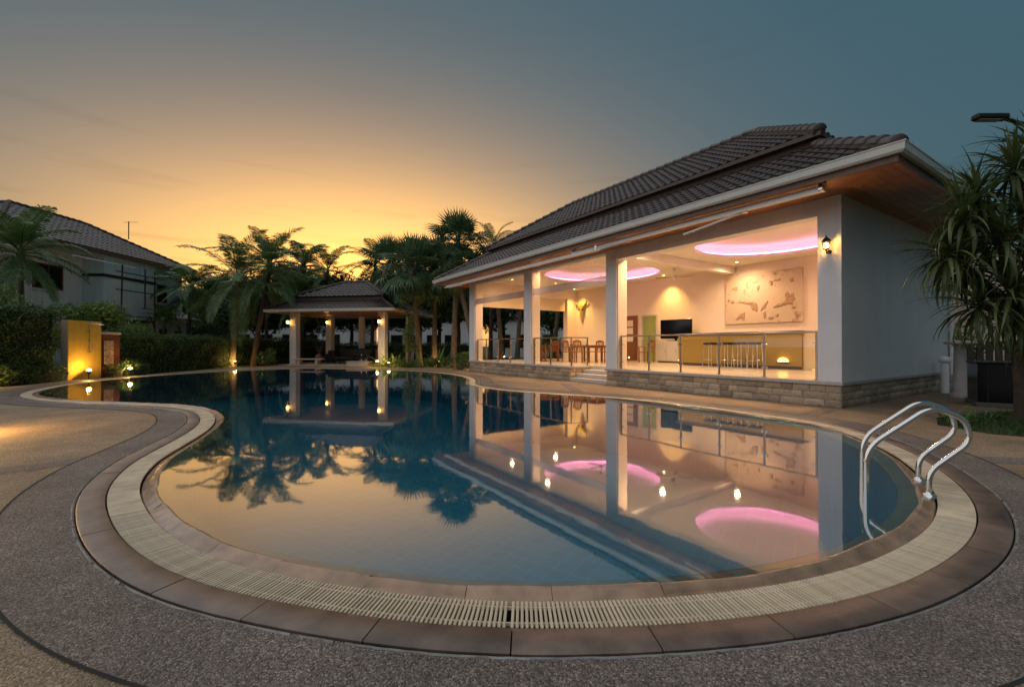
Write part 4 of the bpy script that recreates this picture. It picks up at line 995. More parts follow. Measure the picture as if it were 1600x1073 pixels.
ct = pthing('coffee_table', 'dark low table in front of the black sofa', 'table', 4.2, 1.9)
MB().cbox(-.6, .6, -.3, .3, .42, .46, .01).build('top', M['bartop'], ct)
for sx in (-1, 1):
    for sy in (-1, 1): MB().cbox(sx * .52 - .025, sx * .52 + .025, sy * .24 - .025, sy * .24 + .025, 0, .42, .004).build('leg', M['iron'], ct)
bx = pthing('wooden_pedestal', 'square wooden pedestal at the end of the sofa', 'pedestal', 6.0, 3.1)
MB().cbox(-.22, .22, -.22, .22, .03, .86, .02).build('body', M['chairwood'], bx); MB().cbox(-.26, .26, -.26, .26, .863, .92, .015).build('top', M['chairwood'], bx); MB().box(-.25, .25, -.25, .25, 0, .029).build('base', M['bartop'], bx)
stp = thing('stone_step', 'pale stone step in front of the pavilion', 'step', PM @ Vector((6.15, .35, 0)), PROT); MB().cbox(-.8, .55, -.3, .3, 0, .26, .015).build('block', M['step'], stp); MB().cbox(-.84, .59, -.34, .34, .262, .30, .01).build('tread', M['stone_pale'], stp)
for k, (x, lb) in enumerate(((6.15, 'tall glass candle jar on the stone step, farther from the lamp'), (6.45, 'tall glass candle jar on the stone step, nearer the lamp'))):
    j = thing('candle_jar', lb, 'jar', PM @ Vector((x, .35, .30)), PROT, 'candle jars on the stone step')
    MB().lathe([(.001, .005), (.07, .005), (.075, .03), (.07, .34), (.072, .36)], 14).build('glass', M['glass'], j); MB().lathe([(.04, .012), (.04, .12), (.001, .13)], 12).build('candle', M['stone_pale'], j)
ur = pthing('planter_urn', 'clay urn of dried branches behind the low bench', 'planter', 2.35, 2.0)
MB().lathe([(.12, 0), (.2, .12), (.27, .35), (.22, .52), (.17, .58), (.21, .62), (.001, .6)], 18).build('urn', M['chairwood'], ur)
tw_ = MB()
for k in range(16):
    a_ = random.uniform(0, 6.28); r_ = random.uniform(.25, .6); h_ = random.uniform(.5, 1.0)
    tw_.tube([(0, 0, .58), (r_ * .3 * math.cos(a_), r_ * .3 * math.sin(a_), .58 + h_ * .5), (r_ * math.cos(a_), r_ * math.sin(a_), .58 + h_)], [.012, .009, .003], 5)
tw_.build('branches', M['bark'], ur)

# ---------------------------------------------------------------- palms
def frond_mesh(name, L, elev, droop, nl=30, lw=0.032, ll=0.62, mt=None, seed=0, hang=0.35):
    """feather leaf growing along +x from the origin: arched midrib with two rows of drooping leaflets"""
    rs = random.Random(seed); V = []; F = []
    pts = []; p = Vector((0, 0, 0)); n = 16; ang = elev
    for i in range(n + 1):
        pts.append(p.copy()); ang -= droop / n * (0.45 + 1.1 * i / n); p = p + Vector((math.cos(ang), 0, math.sin(ang))) * (L / n)
    mb = MB().tube(pts, [0.022 * (1 - .85 * i / n) + .003 for i in range(n + 1)], 5, cap=False)
    for i in range(nl):
        u_ = .14 + .85 * i / (nl - 1); f = u_ * n; k = min(n - 1, int(f)); q = pts[k].lerp(pts[k + 1], f - k); t = (pts[k + 1] - pts[k]).normalized()
        up = Vector((0, 1, 0)).cross(t) * -1
        ln = ll * (math.sin(math.pi * (0.12 + .82 * u_)) ** .7) * rs.uniform(.88, 1.08)
        for sgn in (-1, 1):
            d = (t * (.55 + .35 * u_) + Vector((0, sgn, 0)) * .85 + up * (.22 + rs.uniform(-.12, .12))).normalized()
            m1 = q + d * ln * .45; d2 = (d + Vector((0, 0, -1)) * (hang + rs.uniform(0, .35))).normalized(); m2 = m1 + d2 * ln * .35
            d3 = (d2 + Vector((0, 0, -1)) * (hang * 1.6)).normalized(); e = m2 + d3 * ln * .25
            wv = t * lw * .5
            mb.add([q - wv * .6, q + wv * .6, m1 + wv, m1 - wv, m2 + wv * .75, m2 - wv * .75, e], [(0, 1, 2, 3), (3, 2, 4, 5), (5, 4, 6)])
    return mb.mesh(name, mt)
def fan_mesh(name, pet, Rr, nseg=26, spread=4.3, droop=0.25, mt=None, seed=0, tilt=-0.5):
    """fan leaf: stalk along +x with a pleated blade of pointed segments at its end"""
    rs = random.Random(seed); mb = MB(); pts = [Vector((pet * k / 5, 0, pet * (.10 * k / 5 - .22 * (k / 5) ** 2))) for k in range(6)]
    mb.tube(pts, [.022, .02, .018, .015, .013, .012], 5, cap=False); c = pts[-1]
    ct_, st_ = math.cos(tilt), math.sin(tilt)
    def tr(x, y, z): return c + Vector((x * ct_ - z * st_, y, x * st_ + z * ct_))
    for k in range(nseg):
        a0 = -spread / 2 + spread * k / nseg; a1 = -spread / 2 + spread * (k + 1) / nseg; am = (a0 + a1) / 2
        ln = Rr * (.80 + .2 * math.cos(am * .8)) * rs.uniform(.92, 1.05); rj = Rr * .48; z0 = .012 * (1 if k % 2 else -1)
        zt = -droop * Rr * rs.uniform(.6, 1.5)
        mb.add([tr(0.0, 0, 0), tr(rj * math.cos(a0), rj * math.sin(a0), -z0), tr(rj * math.cos(am), rj * math.sin(am), z0 + .01), tr(rj * math.cos(a1), rj * math.sin(a1), -z0),
                tr(.78 * ln * math.cos(a0 * .25 + am * .75), .78 * ln * math.sin(a0 * .25 + am * .75), zt * .4), tr(.78 * ln * math.cos(a1 * .25 + am * .75), .78 * ln * math.sin(a1 * .25 + am * .75), zt * .4), tr(ln * math.cos(am), ln * math.sin(am), zt)],
               [(0, 1, 2), (0, 2, 3), (1, 4, 5, 3), (4, 6, 5)])
    return mb.mesh(name, mt)
EL = [78, 62, 46, 30, 14, -4, -24, -45]
FR = {}
for i, e in enumerate(EL):
    for v_ in range(2):
        FR[('c', i, v_)] = frond_mesh('frond', 3.6 * (.85 if e > 60 else 1), R(e), R(58 if e > 20 else 50), 44, .05, .72, M['frond'], 10 * i + v_, hang=.22)
        FR[('m', i, v_)] = frond_mesh('frond', 1.9 * (.85 if e > 60 else 1), R(e), R(72 if e > 0 else 40), 34, .042, .46, M['frond'], 300 + 10 * i + v_, hang=.35)
FN = [fan_mesh('frond', p, r, 24, 4.4, dr, M['fan'], 500 + i, tl) for i, (p, r, dr, tl) in enumerate(((.75, .78, .12, .25), (.9, .85, .22, -.1), (.95, .9, .3, -.45), (.9, .85, .45, -.9)))]
FND = fan_mesh('frond', .7, .75, 20, 3.2, .5, M['dead'], 77, -1.1)
def trunk_mesh(P, r0, r1, mt, rings=True, name='trunk'):
    mb = MB(); n = 26; P = [Vector(p) for p in P]; pts = []; rs = []
    for i in range(n + 1):
        u_ = i / n; f = u_ * (len(P) - 1); k = min(len(P) - 2, int(f)); q = P[k].lerp(P[k + 1], f - k)
        pts.append(q); rs.append((r0 * (1 - u_) + r1 * u_) * (1 + (.35 * (1 - u_) ** 8)) * (1 + (.06 if i % 2 and rings else 0)))
    return mb.tube(pts, rs, 9).mesh(name, mt)
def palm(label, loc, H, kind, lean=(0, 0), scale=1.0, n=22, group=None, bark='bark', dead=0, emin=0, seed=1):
    rs = random.Random(seed); o = thing({'c': 'coconut_palm', 'm': 'feather_palm', 'f': 'fan_palm'}[kind], label, 'palm tree', loc, 0, group)
    P = [(0, 0, -.05), (lean[0] * .25, lean[1] * .25, H * .35), (lean[0] * .65, lean[1] * .65, H * .7), (lean[0], lean[1], H)]
    r0 = {'c': .17, 'm': .11, 'f': .14}[kind] * scale ** .5
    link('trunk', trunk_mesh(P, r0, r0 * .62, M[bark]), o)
    cr_o = MB().lathe([(.10 * scale, -.35), (.13 * scale, 0), (.09 * scale, .25), (.01, .5)], 9, (lean[0], lean[1], H - .05)).build('crown', M['bark'] if kind == 'f' else M['shrub'], o)
    for k in range(n):
        u_ = k / n; az = k * 2.39996 + rs.uniform(-.25, .25); s_ = scale * rs.uniform(.86, 1.1)
        if kind == 'f':
            e = 78 - 125 * u_ ** 1.05 + rs.uniform(-8, 8); i = 0 if e > 45 else 1 if e > 5 else 2 if e > -25 else 3
            link('frond', FN[i], cr_o, (lean[0], lean[1], H + .1 - .3 * u_), (rs.uniform(-.2, .2), -R(e), az), (s_,) * 3)
        else:
            i = min(7, int((u_ ** .85) * (8 - emin)))
            link('frond', FR[(kind, i, rs.randint(0, 1))], cr_o, (lean[0], lean[1], H + .12 - .25 * u_), (rs.uniform(-.12, .12), rs.uniform(-.1, .1), az), (s_,) * 3)
    for k in range(dead): link('frond', FND, cr_o, (lean[0], lean[1], H - .35), (rs.uniform(-.3, .3), R(55), rs.uniform(0, 6.28)), (scale * .9,) * 3)
    return o
palm('coconut palm with lit foot standing in front of the hedge', (-16.6, 26.6, 0), 5.2, 'c', (.35, -.1), 1.12, 20, seed=3)
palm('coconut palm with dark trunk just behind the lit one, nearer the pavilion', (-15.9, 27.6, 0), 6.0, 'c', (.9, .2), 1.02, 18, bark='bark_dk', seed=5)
palm('drooping palm rising above the clipped hedge by the white house', (-19.9, 18.2, 0), 5.0, 'm', (-.1, 0), 1.3, 24, seed=8)
palm('short palm in front of the scaffolding of the white house', (-21.0, 27.0, 0), 2.7, 'm', (0, 0), .75, 14, bark='bark_dk', seed=9, emin=3)
palm('feather palm at the far corner of the white house', (-20.9, 28.8, 0), 4.9, 'm', (.3, 0), 1.35, 22, bark='bark_dk', seed=10)
palm('leaning palm between the white house and the coconut palms', (-19.3, 29.8, 0), 4.6, 'm', (-.9, 0), 1.25, 20, bark='bark_dk', seed=11)
palm('tall fan palm towering beside the far end of the pool house', (-3.35, 25.6, 0), 7.0, 'f', (.25, 0), 1.35, 34, seed=12, dead=3)
palm('fan palm with leaning pale trunk touching the pool house eave', (-2.0, 24.4, 0), 5.6, 'f', (-1.1, .4), 1.15, 26, seed=13, dead=2)
palm('broad fan palm drooping over the end of the pavilion roof', (-5.7, 27.6, 0), 5.6, 'f', (-.3, -.7), 1.55, 36, seed=14, dead=3)
palm('fan palm between the pavilion and the tall fan palm', (-4.9, 28.2, 0), 5.9, 'f', (.1, 0), 1.45, 34, seed=15, dead=4)
palm('fan palm rising behind the ridge of the pavilion, nearer the pool house', (-7.6, 36.5, 0), 7.9, 'f', (0, 0), 1.75, 32, seed=16)
palm('fan palm rising behind the middle of the pavilion ridge', (-10.3, 36.8, 0), 7.9, 'f', (.2, 0), 1.7, 32, seed=17)
palm('coconut palm rising behind the pavilion hip, one frond upright', (-14.7, 36.0, 0), 7.2, 'c', (-.1, 0), .85, 20, bark='bark_dk', seed=18)
palm('coconut palm whose fronds fan out above the pavilion ridge', (-11.9, 38.0, 0), 8.2, 'c', (.3, 0), .85, 20, bark='bark_dk', seed=19)
palm('coconut palm behind the pool house roof hip', (-1.6, 33.0, 0), 8.4, 'c', (.2, 0), .8, 18, bark='bark_dk', seed=20)
palm('dark palm behind the two coconut palms', (-18.4, 33.5, 0), 7.3, 'm', (.2, 0), 1.6, 24, bark='bark_dk', seed=21)
palm('dark palm above the gap between coconut palm and pavilion', (-17.0, 36.5, 0), 7.6, 'm', (0, 0), 1.8, 26, bark='bark_dk', seed=22)
palm('dark feather palm behind the low end of the pavilion roof', (-14.8, 31.6, 0), 4.8, 'm', (-.3, 0), 1.5, 22, bark='bark_dk', seed=23)
for k, (x, y, h, ln, lb) in enumerate(((-.6, 27.5, 6.0, (-.5, 0), 'slim palm trunk seen through the far bay next to the end pillar'), (.3, 28.6, 6.2, (.5, 0), 'slim palm seen through the far bay beside the middle pillar'), (1.7, 29.5, 6.4, (-.3, 0), 'slim palm seen through the far window beside the cream blind'), (2.6, 28.2, 6.0, (.6, 0), 'slim palm seen through the far window nearest the gilt skull'))):
    palm(lb, (x, y, 0), h, 'f', ln, 1.2, 18, 'slim palms behind the pool house', seed=40 + k)

# ---------------------------------------------------------------- leaf masses
def leaves(P, N, size, rng, spread=0.9):
    """leaf quads (two triangles folded on the midrib) at points P facing roughly along N"""
    n = len(P); N = N + rng.normal(0, spread, (n, 3)); N /= np.linalg.norm(N, axis=1)[:, None] + 1e-9
    A = rng.normal(0, 1, (n, 3)); A -= N * np.sum(A * N, 1)[:, None]; A /= np.linalg.norm(A, axis=1)[:, None] + 1e-9; B = np.cross(N, A)
    s = size * rng.uniform(.6, 1.35, n)[:, None]
    V = np.stack([P - A * s, P - B * s * .42 + N * s * .12, P + A * s, P + B * s * .42 + N * s * .12], 1)
    return V.reshape(-1, 3)
def blob_surface(n, c, rad, rng, lump=0.22):
    d = rng.normal(0, 1, (n, 3)); d /= np.linalg.norm(d, axis=1)[:, None]
    k = 1 + lump * (np.sin(d[:, 0] * 5 + c[0]) * np.cos(d[:, 1] * 6 + c[1]) + .6 * np.sin(d[:, 2] * 9 + c[0] * 3)); k *= rng.uniform(.72, 1.06, n)
    return np.array(c) + d * np.array(rad) * k[:, None], d
def hedge(label, path, width, height, leaf=0.045, dens=420, seed=0, top_jit=.06):
    rng = np.random.default_rng(seed); o = thing('hedge', label, 'hedge', (path[0][0], path[0][1], 0)); org = np.array([path[0][0], path[0][1], 0]); Vs = []
    core = MB()
    for (xa, ya), (xb, yb) in zip(path, path[1:]):
        A = np.array([xa, ya]); B = np.array([xb, yb]); L = np.linalg.norm(B - A); t = (B - A) / L; nn = np.array([-t[1], t[0]]); h = width / 2
        quad = [A + nn * (h - .1), A - nn * (h - .1), B - nn * (h - .1), B + nn * (h - .1)]
        core.prism([(q[0] - org[0], q[1] - org[1]) for q in quad], -.02, height - .12)
        for face in range(5):
            if face < 2: ar = L * height; m = int(ar * dens); s = rng.uniform(0, L, m); z = rng.uniform(0.02, height, m); sg = 1 if face == 0 else -1; P = A + t * s[:, None] + nn * (sg * h); N = np.r_[nn * sg, 0]
            elif face == 2: ar = L * width; m = int(ar * dens); s = rng.uniform(0, L, m); q = rng.uniform(-h, h, m); P = A + t * s[:, None] + nn * q[:, None]; z = np.full(m, height); N = np.array([0, 0, 1.])
            else: ar = width * height; m = int(ar * dens); q = rng.uniform(-h, h, m); z = rng.uniform(.02, height, m); e = A if face == 3 else B; P = e + nn * q[:, None]; N = np.r_[t * (-1 if face == 3 else 1), 0]
            P3 = np.c_[P, z] - org; bulge = .06 * np.sin(P3[:, 0] * 4.1 + P3[:, 2] * 5) + .06 * np.sin(P3[:, 1] * 3.3 - P3[:, 2] * 4); P3 = P3 + N * (rng.normal(0, top_jit, m) + bulge - .03)[:, None]
            Vs.append(leaves(P3, np.tile(N, (m, 1)), leaf, rng))
    core.build('branches', M['hedge_core'], o); link('foliage', tri_mesh('foliage', np.concatenate(Vs), M['hedge'], nside=4), o); return o
hedge('tall dense clipped hedge beside the yellow shower wall', [(-16.6, 9.5), (-16.35, 12.6), (-16.55, 15.45)], 1.5, 2.45, .05, 520, 1)
hedge('long low clipped hedge running from the mosaic wall to the pavilion', [(-16.6, 18.1), (-16.7, 22.0), (-17.1, 26.5), (-17.4, 30.5), (-14.8, 35.2)], 1.0, 1.66, .05, 420, 2)
hedge('clipped hedge closing the garden behind the pavilion', [(-14.4, 35.6), (-9.0, 36.0), (-3.5, 35.0)], 1.0, 1.35, .06, 260, 3)
hedge('knee-high clipped edging in front of the tall hedge', [(-15.55, 12.6), (-15.75, 15.5)], .5, .55, .035, 700, 4)
hedge('knee-high clipped edging in front of the mosaic wall', [(-15.45, 17.25), (-15.75, 19.2)], .4, .45, .035, 700, 5)
def shrub(name, label, loc, parts, mt, leaf=.06, dens=900, seed=0, cat='shrub', stem=True, group=None):
    rng = np.random.default_rng(seed); o = thing(name, label, cat, loc, 0, group); Vs = []
    for (cx, cy, cz, rx, ry, rz) in parts:
        m = int(dens * (rx * ry + rx * rz + ry * rz)); P, D = blob_surface(m, (cx, cy, cz), (rx, ry, rz), rng); Vs.append(leaves(P, D, leaf, rng, .8))
    link('foliage', tri_mesh('foliage', np.concatenate(Vs), mt, nside=4), o)
    if stem:
        sm = MB()
        for (cx, cy, cz, rx, ry, rz) in parts: sm.tube([(cx * .3, cy * .3, -.02), (cx * .6, cy * .6, cz * .5), (cx, cy, cz)], [.035, .025, .01], 6)
        sm.build('stems', M['bark_dk'], o)
    return o
def feathery(label, loc, n, seed, hx, hz):
    rng = np.random.default_rng(seed)
    parts = [(rng.uniform(-hx, hx), rng.uniform(-.7, .7), hz * rng.uniform(.45, .95), rng.uniform(.5, .8), rng.uniform(.5, .8), rng.uniform(.35, .6)) for _ in range(n)]
    return shrub('bush', label, loc, parts, M['bush'], .07, 520, seed, 'bush')
feathery('feathery yellow-green bush above the tall hedge', (-18.2, 15.6, 0), 14, 61, 1.4, 3.0)
feathery('feathery bush sloping down behind the yellow shower wall', (-17.9, 18.6, 0), 14, 62, 1.3, 2.9)
feathery('loose bush on top of the hedge by the mosaic wall', (-18.0, 20.8, 0), 9, 63, .9, 2.2)
shrub('shrub', 'small lit flowering shrub at the deck edge near the tall hedge', (-15.35, 13.4, 0), [(0, 0, .3, .35, .35, .3)], M['bush'], .04, 1500, 64)
shrub('shrub', 'spiky low shrub lit from below behind the coconut palm', (-14.9, 27.2, 0), [(0, 0, .45, .55, .4, .4), (.2, .1, .8, .35, .3, .25)], M['shrub'], .07, 700, 65)
# spiral shrub and broad-leaved planting beside the pavilion
shrub('spiral_topiary', 'spiral clipped shrub rising beside the pavilion post', (-5.95, 26.0, 0), [(.12 * math.cos(k * 1.1), .12 * math.sin(k * 1.1), 1.0 + .27 * k, .42 - .035 * k, .42 - .035 * k, .2) for k in range(9)], M['shrub'], .05, 1500, 66)
def strap_mesh(L, w_, arch, mt, name='leaf', seed=0):
    n = 6; vs = []; fs = []; p = Vector((0, 0, 0)); a = 0.0
    for i in range(n + 1):
        u_ = i / n; ww = w_ * (.55 + 1.3 * u_ if u_ < .35 else (1 - u_) / .65 * 1.0 + .0) + .001
        vs += [(p.x, -ww / 2, p.z + .25 * ww), (p.x, 0, p.z), (p.x, ww / 2, p.z + .25 * ww)]
        p = p + Vector((math.cos(a), 0, math.sin(a))) * (L / n); a -= arch / n * (1 + .6 * u_)
    for i in range(n):
        for c in (0, 1): fs.append((3 * i + c, 3 * i + 3 + c, 3 * i + 4 + c, 3 * i + 1 + c))
    return MB().add(vs, fs, True).mesh(name, mt)
BIRD = [strap_mesh(1.1, .14, a, M['shrub']) for a in (.5, 1.0, 1.6)]
def clump(label, loc, n, scale, meshes, seed, cat='plant', spread=.35, name='leafy_plant', e0=20, e1=85, group=None):
    rs = random.Random(seed); o = thing(name, label, cat, loc, 0, group)
    for k in range(n):
        link('leaf', rs.choice(meshes), o, (rs.uniform(-spread, spread), rs.uniform(-spread, spread), 0), (rs.uniform(-.2, .2), -R(rs.uniform(e0, e1)), rs.uniform(0, 6.28)), (scale * rs.uniform(.7, 1.15),) * 3)
    return o
clump('broad-leaved plant lit beside the pavilion post', (-7.2, 25.9, 0), 34, 1.0, BIRD, 70, spread=.5)
clump('dark broad-leaved plant left of the lit palm trunks', (-5.3, 25.2, 0), 34, 1.05, BIRD, 71, spread=.6)
clump('low leafy plant in front of the spiral shrub', (-6.2, 25.2, 0), 30, .8, BIRD, 72, spread=.5)
clump('tall leafy plant between the fan palm trunks', (-4.3, 25.6, 0), 30, 1.2, BIRD, 73, spread=.5)
shrub('shrub', 'round dark shrub at the far corner of the stone plinth', (-2.65, 22.6, 0), [(0, 0, .4, .6, .5, .42), (.35, .2, .55, .4, .4, .35)], M['hedge'], .05, 1100, 74)
shrub('shrub', 'round green shrub seen through the far window below the blind', (2.3, 27.0, 0), [(0, 0, 1.0, .9, .9, .85)], M['shrub'], .07, 600, 75)
# dark broad trees filling the skyline between the palms
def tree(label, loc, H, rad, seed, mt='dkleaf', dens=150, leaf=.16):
    rng = np.random.default_rng(seed); o = thing('broadleaf_tree', label, 'tree', loc); Vs = []; tr = MB()
    tr.tube([(0, 0, -.05), (.1, 0, H * .3), (0, .1, H * .62)], [.2, .15, .09], 8)
    for k in range(16):
        a = rng.uniform(0, 6.28); r_ = rad * rng.uniform(.15, .75); c = (r_ * math.cos(a), r_ * math.sin(a), H * rng.uniform(.5, .92)); q = rad * rng.uniform(.34, .58)
        tr.tube([(0, 0, H * .4), (c[0] * .5, c[1] * .5, H * .25 + c[2] * .5), c], [.07, .05, .015], 6)
        m = int(dens * q * q * 3); P, D = blob_surface(m, c, (q, q, q * .75), rng, .3); Vs.append(leaves(P, D, leaf, rng, .9))
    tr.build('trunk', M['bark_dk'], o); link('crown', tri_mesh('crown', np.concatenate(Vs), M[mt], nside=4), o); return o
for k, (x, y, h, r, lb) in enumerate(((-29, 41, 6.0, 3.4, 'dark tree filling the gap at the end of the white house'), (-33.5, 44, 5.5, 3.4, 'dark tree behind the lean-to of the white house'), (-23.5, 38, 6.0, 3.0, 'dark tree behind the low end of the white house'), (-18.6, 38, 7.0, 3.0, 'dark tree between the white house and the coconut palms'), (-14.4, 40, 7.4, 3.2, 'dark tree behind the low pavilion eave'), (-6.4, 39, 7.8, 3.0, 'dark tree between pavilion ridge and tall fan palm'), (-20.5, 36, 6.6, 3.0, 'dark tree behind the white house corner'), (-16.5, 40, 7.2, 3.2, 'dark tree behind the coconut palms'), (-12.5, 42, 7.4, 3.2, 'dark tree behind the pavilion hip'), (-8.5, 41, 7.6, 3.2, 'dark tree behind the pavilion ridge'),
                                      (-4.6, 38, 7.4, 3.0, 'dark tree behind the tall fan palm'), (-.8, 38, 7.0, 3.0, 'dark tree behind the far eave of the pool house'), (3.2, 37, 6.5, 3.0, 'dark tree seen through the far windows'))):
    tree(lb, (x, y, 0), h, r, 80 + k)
# strap-leaved tree at the right-hand edge ------------------------------------------------------------
ST = [strap_mesh(.74, .05, a, M['strap'], 'leaf') for a in (.35, .8, 1.3, 1.9)]
dr = thing('dracaena_tree', 'strap-leaved dracaena tree overhanging the black planter', 'tree', (8.6, 7.4, .0))
trk = MB(); heads = [(-1.15, -.75, 3.85), (-1.85, -.7, 3.15), (-1.4, -.8, 2.8), (-1.25, -.8, 2.05), (-.85, -.8, 3.1), (-.75, -.7, 4.15), (-.7, -.85, 2.4), (-1.6, -.5, 2.45), (-.45, -.7, 3.55), (-.4, -.6, 1.75), (-.2, -.6, 2.9), (-.1, -.5, 2.1), (.25, -.55, 3.4), (.2, -.6, 4.2), (-1.0, -.6, 1.7), (-1.95, -.55, 2.6), (-1.5, -.6, 1.85), (-.6, -.8, 1.45), (-1.55, -.6, 3.5)]
trk.tube([(-.05, 0, -.02), (-.2, -.1, .55), (-.45, -.25, 1.1), (-.4, -.45, 1.7)], [.19, .16, .13, .11], 12)
for h in heads: trk.tube([(-.4, -.45, 1.6), ((h[0] - .4) / 2, (h[1] - .5) / 2, (h[2] + 1.5) / 2 - .1), (h[0], h[1], h[2])], [.09, .06, .035], 8)
trk.build('trunk', M['bark_dk'], dr)
rs = random.Random(4); cnt = 0; extra = []
crn = MB().sphere((-.4, -.45, 1.72), .12, 10, 6).build('crown', M['bark'], dr)
for hi, h in enumerate(heads):
    for k in range(72):
        u_ = k / 72; e = 80 - 125 * u_ + rs.uniform(-10, 10); i = 0 if e > 40 else 1 if e > 5 else 2 if e > -20 else 3
        args = (ST[i], (h[0] + rs.uniform(-.03, .03), h[1] + rs.uniform(-.03, .03), h[2] + .12 * (1 - 2 * u_)), (rs.uniform(-.25, .25), -R(e), k * 2.4 + rs.uniform(-.3, .3)), rs.uniform(.8, 1.2) * (1.1 if u_ > .3 else .85))
        if cnt < 290: link('leaf', args[0], crn, args[1], args[2], (args[3],) * 3); cnt += 1
        else: extra.append(args)
EV = []; EF = []; b0 = 0
for me, l, r_, s_ in extra:
    Mx = Matrix.LocRotScale(Vector(l), __import__('mathutils').Euler(r_), Vector((s_,) * 3)); EV += [tuple(Mx @ v.co) for v in me.vertices]; EF += [tuple(i + b0 for i in p.vertices) for p in me.polygons]; b0 += len(me.vertices)
stuff(MB().add(EV, EF, True).build('inner_leaves', M['strap'], crn))
# grass patch and low plants at right
rng = np.random.default_rng(91); n = 9000; gx = rng.uniform(6.3, 11.5, n); gy = rng.uniform(5.3, 8.5, n)
poly = [(9.5, 5.25), (7.5, 5.62), (6.72, 6.25), (6.68, 6.85), (7.25, 7.5), (9.0, 8.2), (11.5, 8.4), (11.5, 5.0)]
def inside(x, y):
    c = np.zeros(len(x), bool); j = len(poly) - 1
    for i in range(len(poly)):
        xi, yi = poly[i]; xj, yj = poly[j]; c ^= ((yi > y) != (yj > y)) & (x < (xj - xi) * (y - yi) / (yj - yi + 1e-9) + xi); j = i
    return c
k_ = inside(gx, gy); gx, gy = gx[k_], gy[k_]; m = len(gx); a = rng.uniform(0, 6.28, m); hgt = rng.uniform(.05, .13, m); lean = rng.normal(0, .05, (m, 2)); w2 = .006
V = np.stack([np.c_[gx - w2 * np.cos(a), gy - w2 * np.sin(a), np.full(m, -.03)], np.c_[gx + w2 * np.cos(a), gy + w2 * np.sin(a), np.full(m, -.03)], np.c_[gx + lean[:, 0], gy + lean[:, 1], hgt]], 1)
gr = stuff(link('grass', tri_mesh('grass', V.reshape(-1, 3), M['grass'], nside=3))); tag(gr, 'short grass in the bed under the dracaena', 'grass')
SPK = [strap_mesh(.36, .04, a_, M['shrub']) for a_ in (.6, 1.2)]
clump('low spiky plant at the grass edge behind the ladder', (6.95, 7.05, 0), 26, 1.0, SPK, 93, spread=.12, name='spiky_plant')
clump('low spiky plant between the grass edge and the black planter', (7.75, 7.3, 0), 24, .9, SPK, 94, spread=.12, name='spiky_plant')

# ---------------------------------------------------------------- white neighbouring house with scaffolding
vh = thing('white_house', 'two-storey white house with brown tiled hip roof behind the hedges', 'building', (0, 0, 0))
roof(vh, -30.4, -22.35, 19.4, 31.6, [(0.0, 6.42, 4.02, 8.72)], near=0, tw=.32, tl=.33, seg=3, hip_r=.11)
eave_sweep('eaves_board', -30.4, -22.35, 19.4, 31.6, [(-.05, 6.2), (.02, 6.2), (.02, 6.44), (-.05, 6.44)], M['fascia'], vh)
MB().box(-30.3, -22.5, 19.5, 31.5, 6.2, 6.24).build('soffit', M['housewhite'], vh)
MB().box(-29.6, -23.8, 20.4, 28.42, -.05, 6.2).box(-29.6, -23.0, 28.423, 31.2, -.05, 6.2).build('wall', M['housewhite'], vh)
MB().box(-23.797, -22.6, 24.8, 28.4, -.05, 6.197).build('projecting_bay', M['housewhite'], vh)
MB().box(-23.797, -22.57, 24.77, 28.43, 5.05, 5.22).build('string_course', M['bartop'], vh)
MB().box(-22.598, -22.3, 25.1, 27.9, 2.62, 2.74).build('window_hood', M['bartop'], vh)
def hwin(x, y0, y1, z0, z1, face='x'):
    wn_ = MB().box(x - .02, x + .05, y0, y1, z0, z1).build('window', M['door_brown'], vh)
    MB().box(x + .051, x + .06, y0 + .08, (y0 + y1) / 2 - .03, z0 + .08, z1 - .08).build('pane', M['black'], wn_); MB().box(x + .051, x + .06, (y0 + y1) / 2 + .03, y1 - .08, z0 + .08, z1 - .08).build('pane', M['black'], wn_)
    MB().box(x - .02, x + .12, y0 - .06, y1 + .06, z0 - .08, z0 - .003).build('sill', M['housewhite'], wn_)
hwin(-23.8, 22.2, 23.7, 4.1, 5.4); hwin(-23.0, 29.0, 29.8, 4.0, 5.2); hwin(-22.85, 29.0, 29.6, 1.5, 2.3); hwin(-22.85, 30.2, 30.9, 1.4, 2.2)
MB().box(-22.997, -22.85, 28.433, 31.4, -.05, 3.0).build('lean_to', M['housewhite'], vh)
MB().add([(-23.7, 28.44, 3.75), (-22.3, 28.44, 3.05), (-22.3, 31.8, 3.05), (-23.7, 31.8, 3.75), (-23.7, 28.44, 3.68), (-22.3, 28.44, 2.97), (-22.3, 31.8, 2.97), (-23.7, 31.8, 3.68)], [(0, 1, 2, 3), (7, 6, 5, 4), (0, 4, 5, 1), (1, 5, 6, 2), (2, 6, 7, 3)]).build('lean_to_roof', M['rooftile'], vh)
MB().tube([(-24.5, 28.6, 8.0), (-24.5, 28.6, 9.15)], .03, 6).tube([(-24.8, 28.6, 9.1), (-23.9, 28.6, 9.1)], .012, 5).build('aerial', M['iron'], vh)
sc = thing('scaffolding', 'pipe scaffolding against the white house wall', 'scaffolding', (-21.9, 24.9, 0))
for y, x, l in ((.15, 0, .1), (2.55, 0, 0), (1.7, .1, 0)):
    MB().tube([(x, y, 1.0 if l != 0 or x == 0 else 3.4), (x + l, y, 5.75)], .04, 7).build('upright', M['bark_dk'], sc)
for z, y0, y1, dz in ((5.35, -.1, 3.3, 0), (4.35, -.1, 3.3, 0), (2.9, -.6, 3.2, 0), (5.72, -2.6, 1.2, .0)):
    MB().tube([(-.02, y0, z + dz), (-.02, y1, z)], .03, 7).build('ledger', M['bark_dk'] if z < 5.7 else M['white_metal'], sc)
MB().tube([(0, .15, 3.2), (-1.6, -.6, 3.22)], .03, 6).build('ledger', M['bark_dk'], sc)
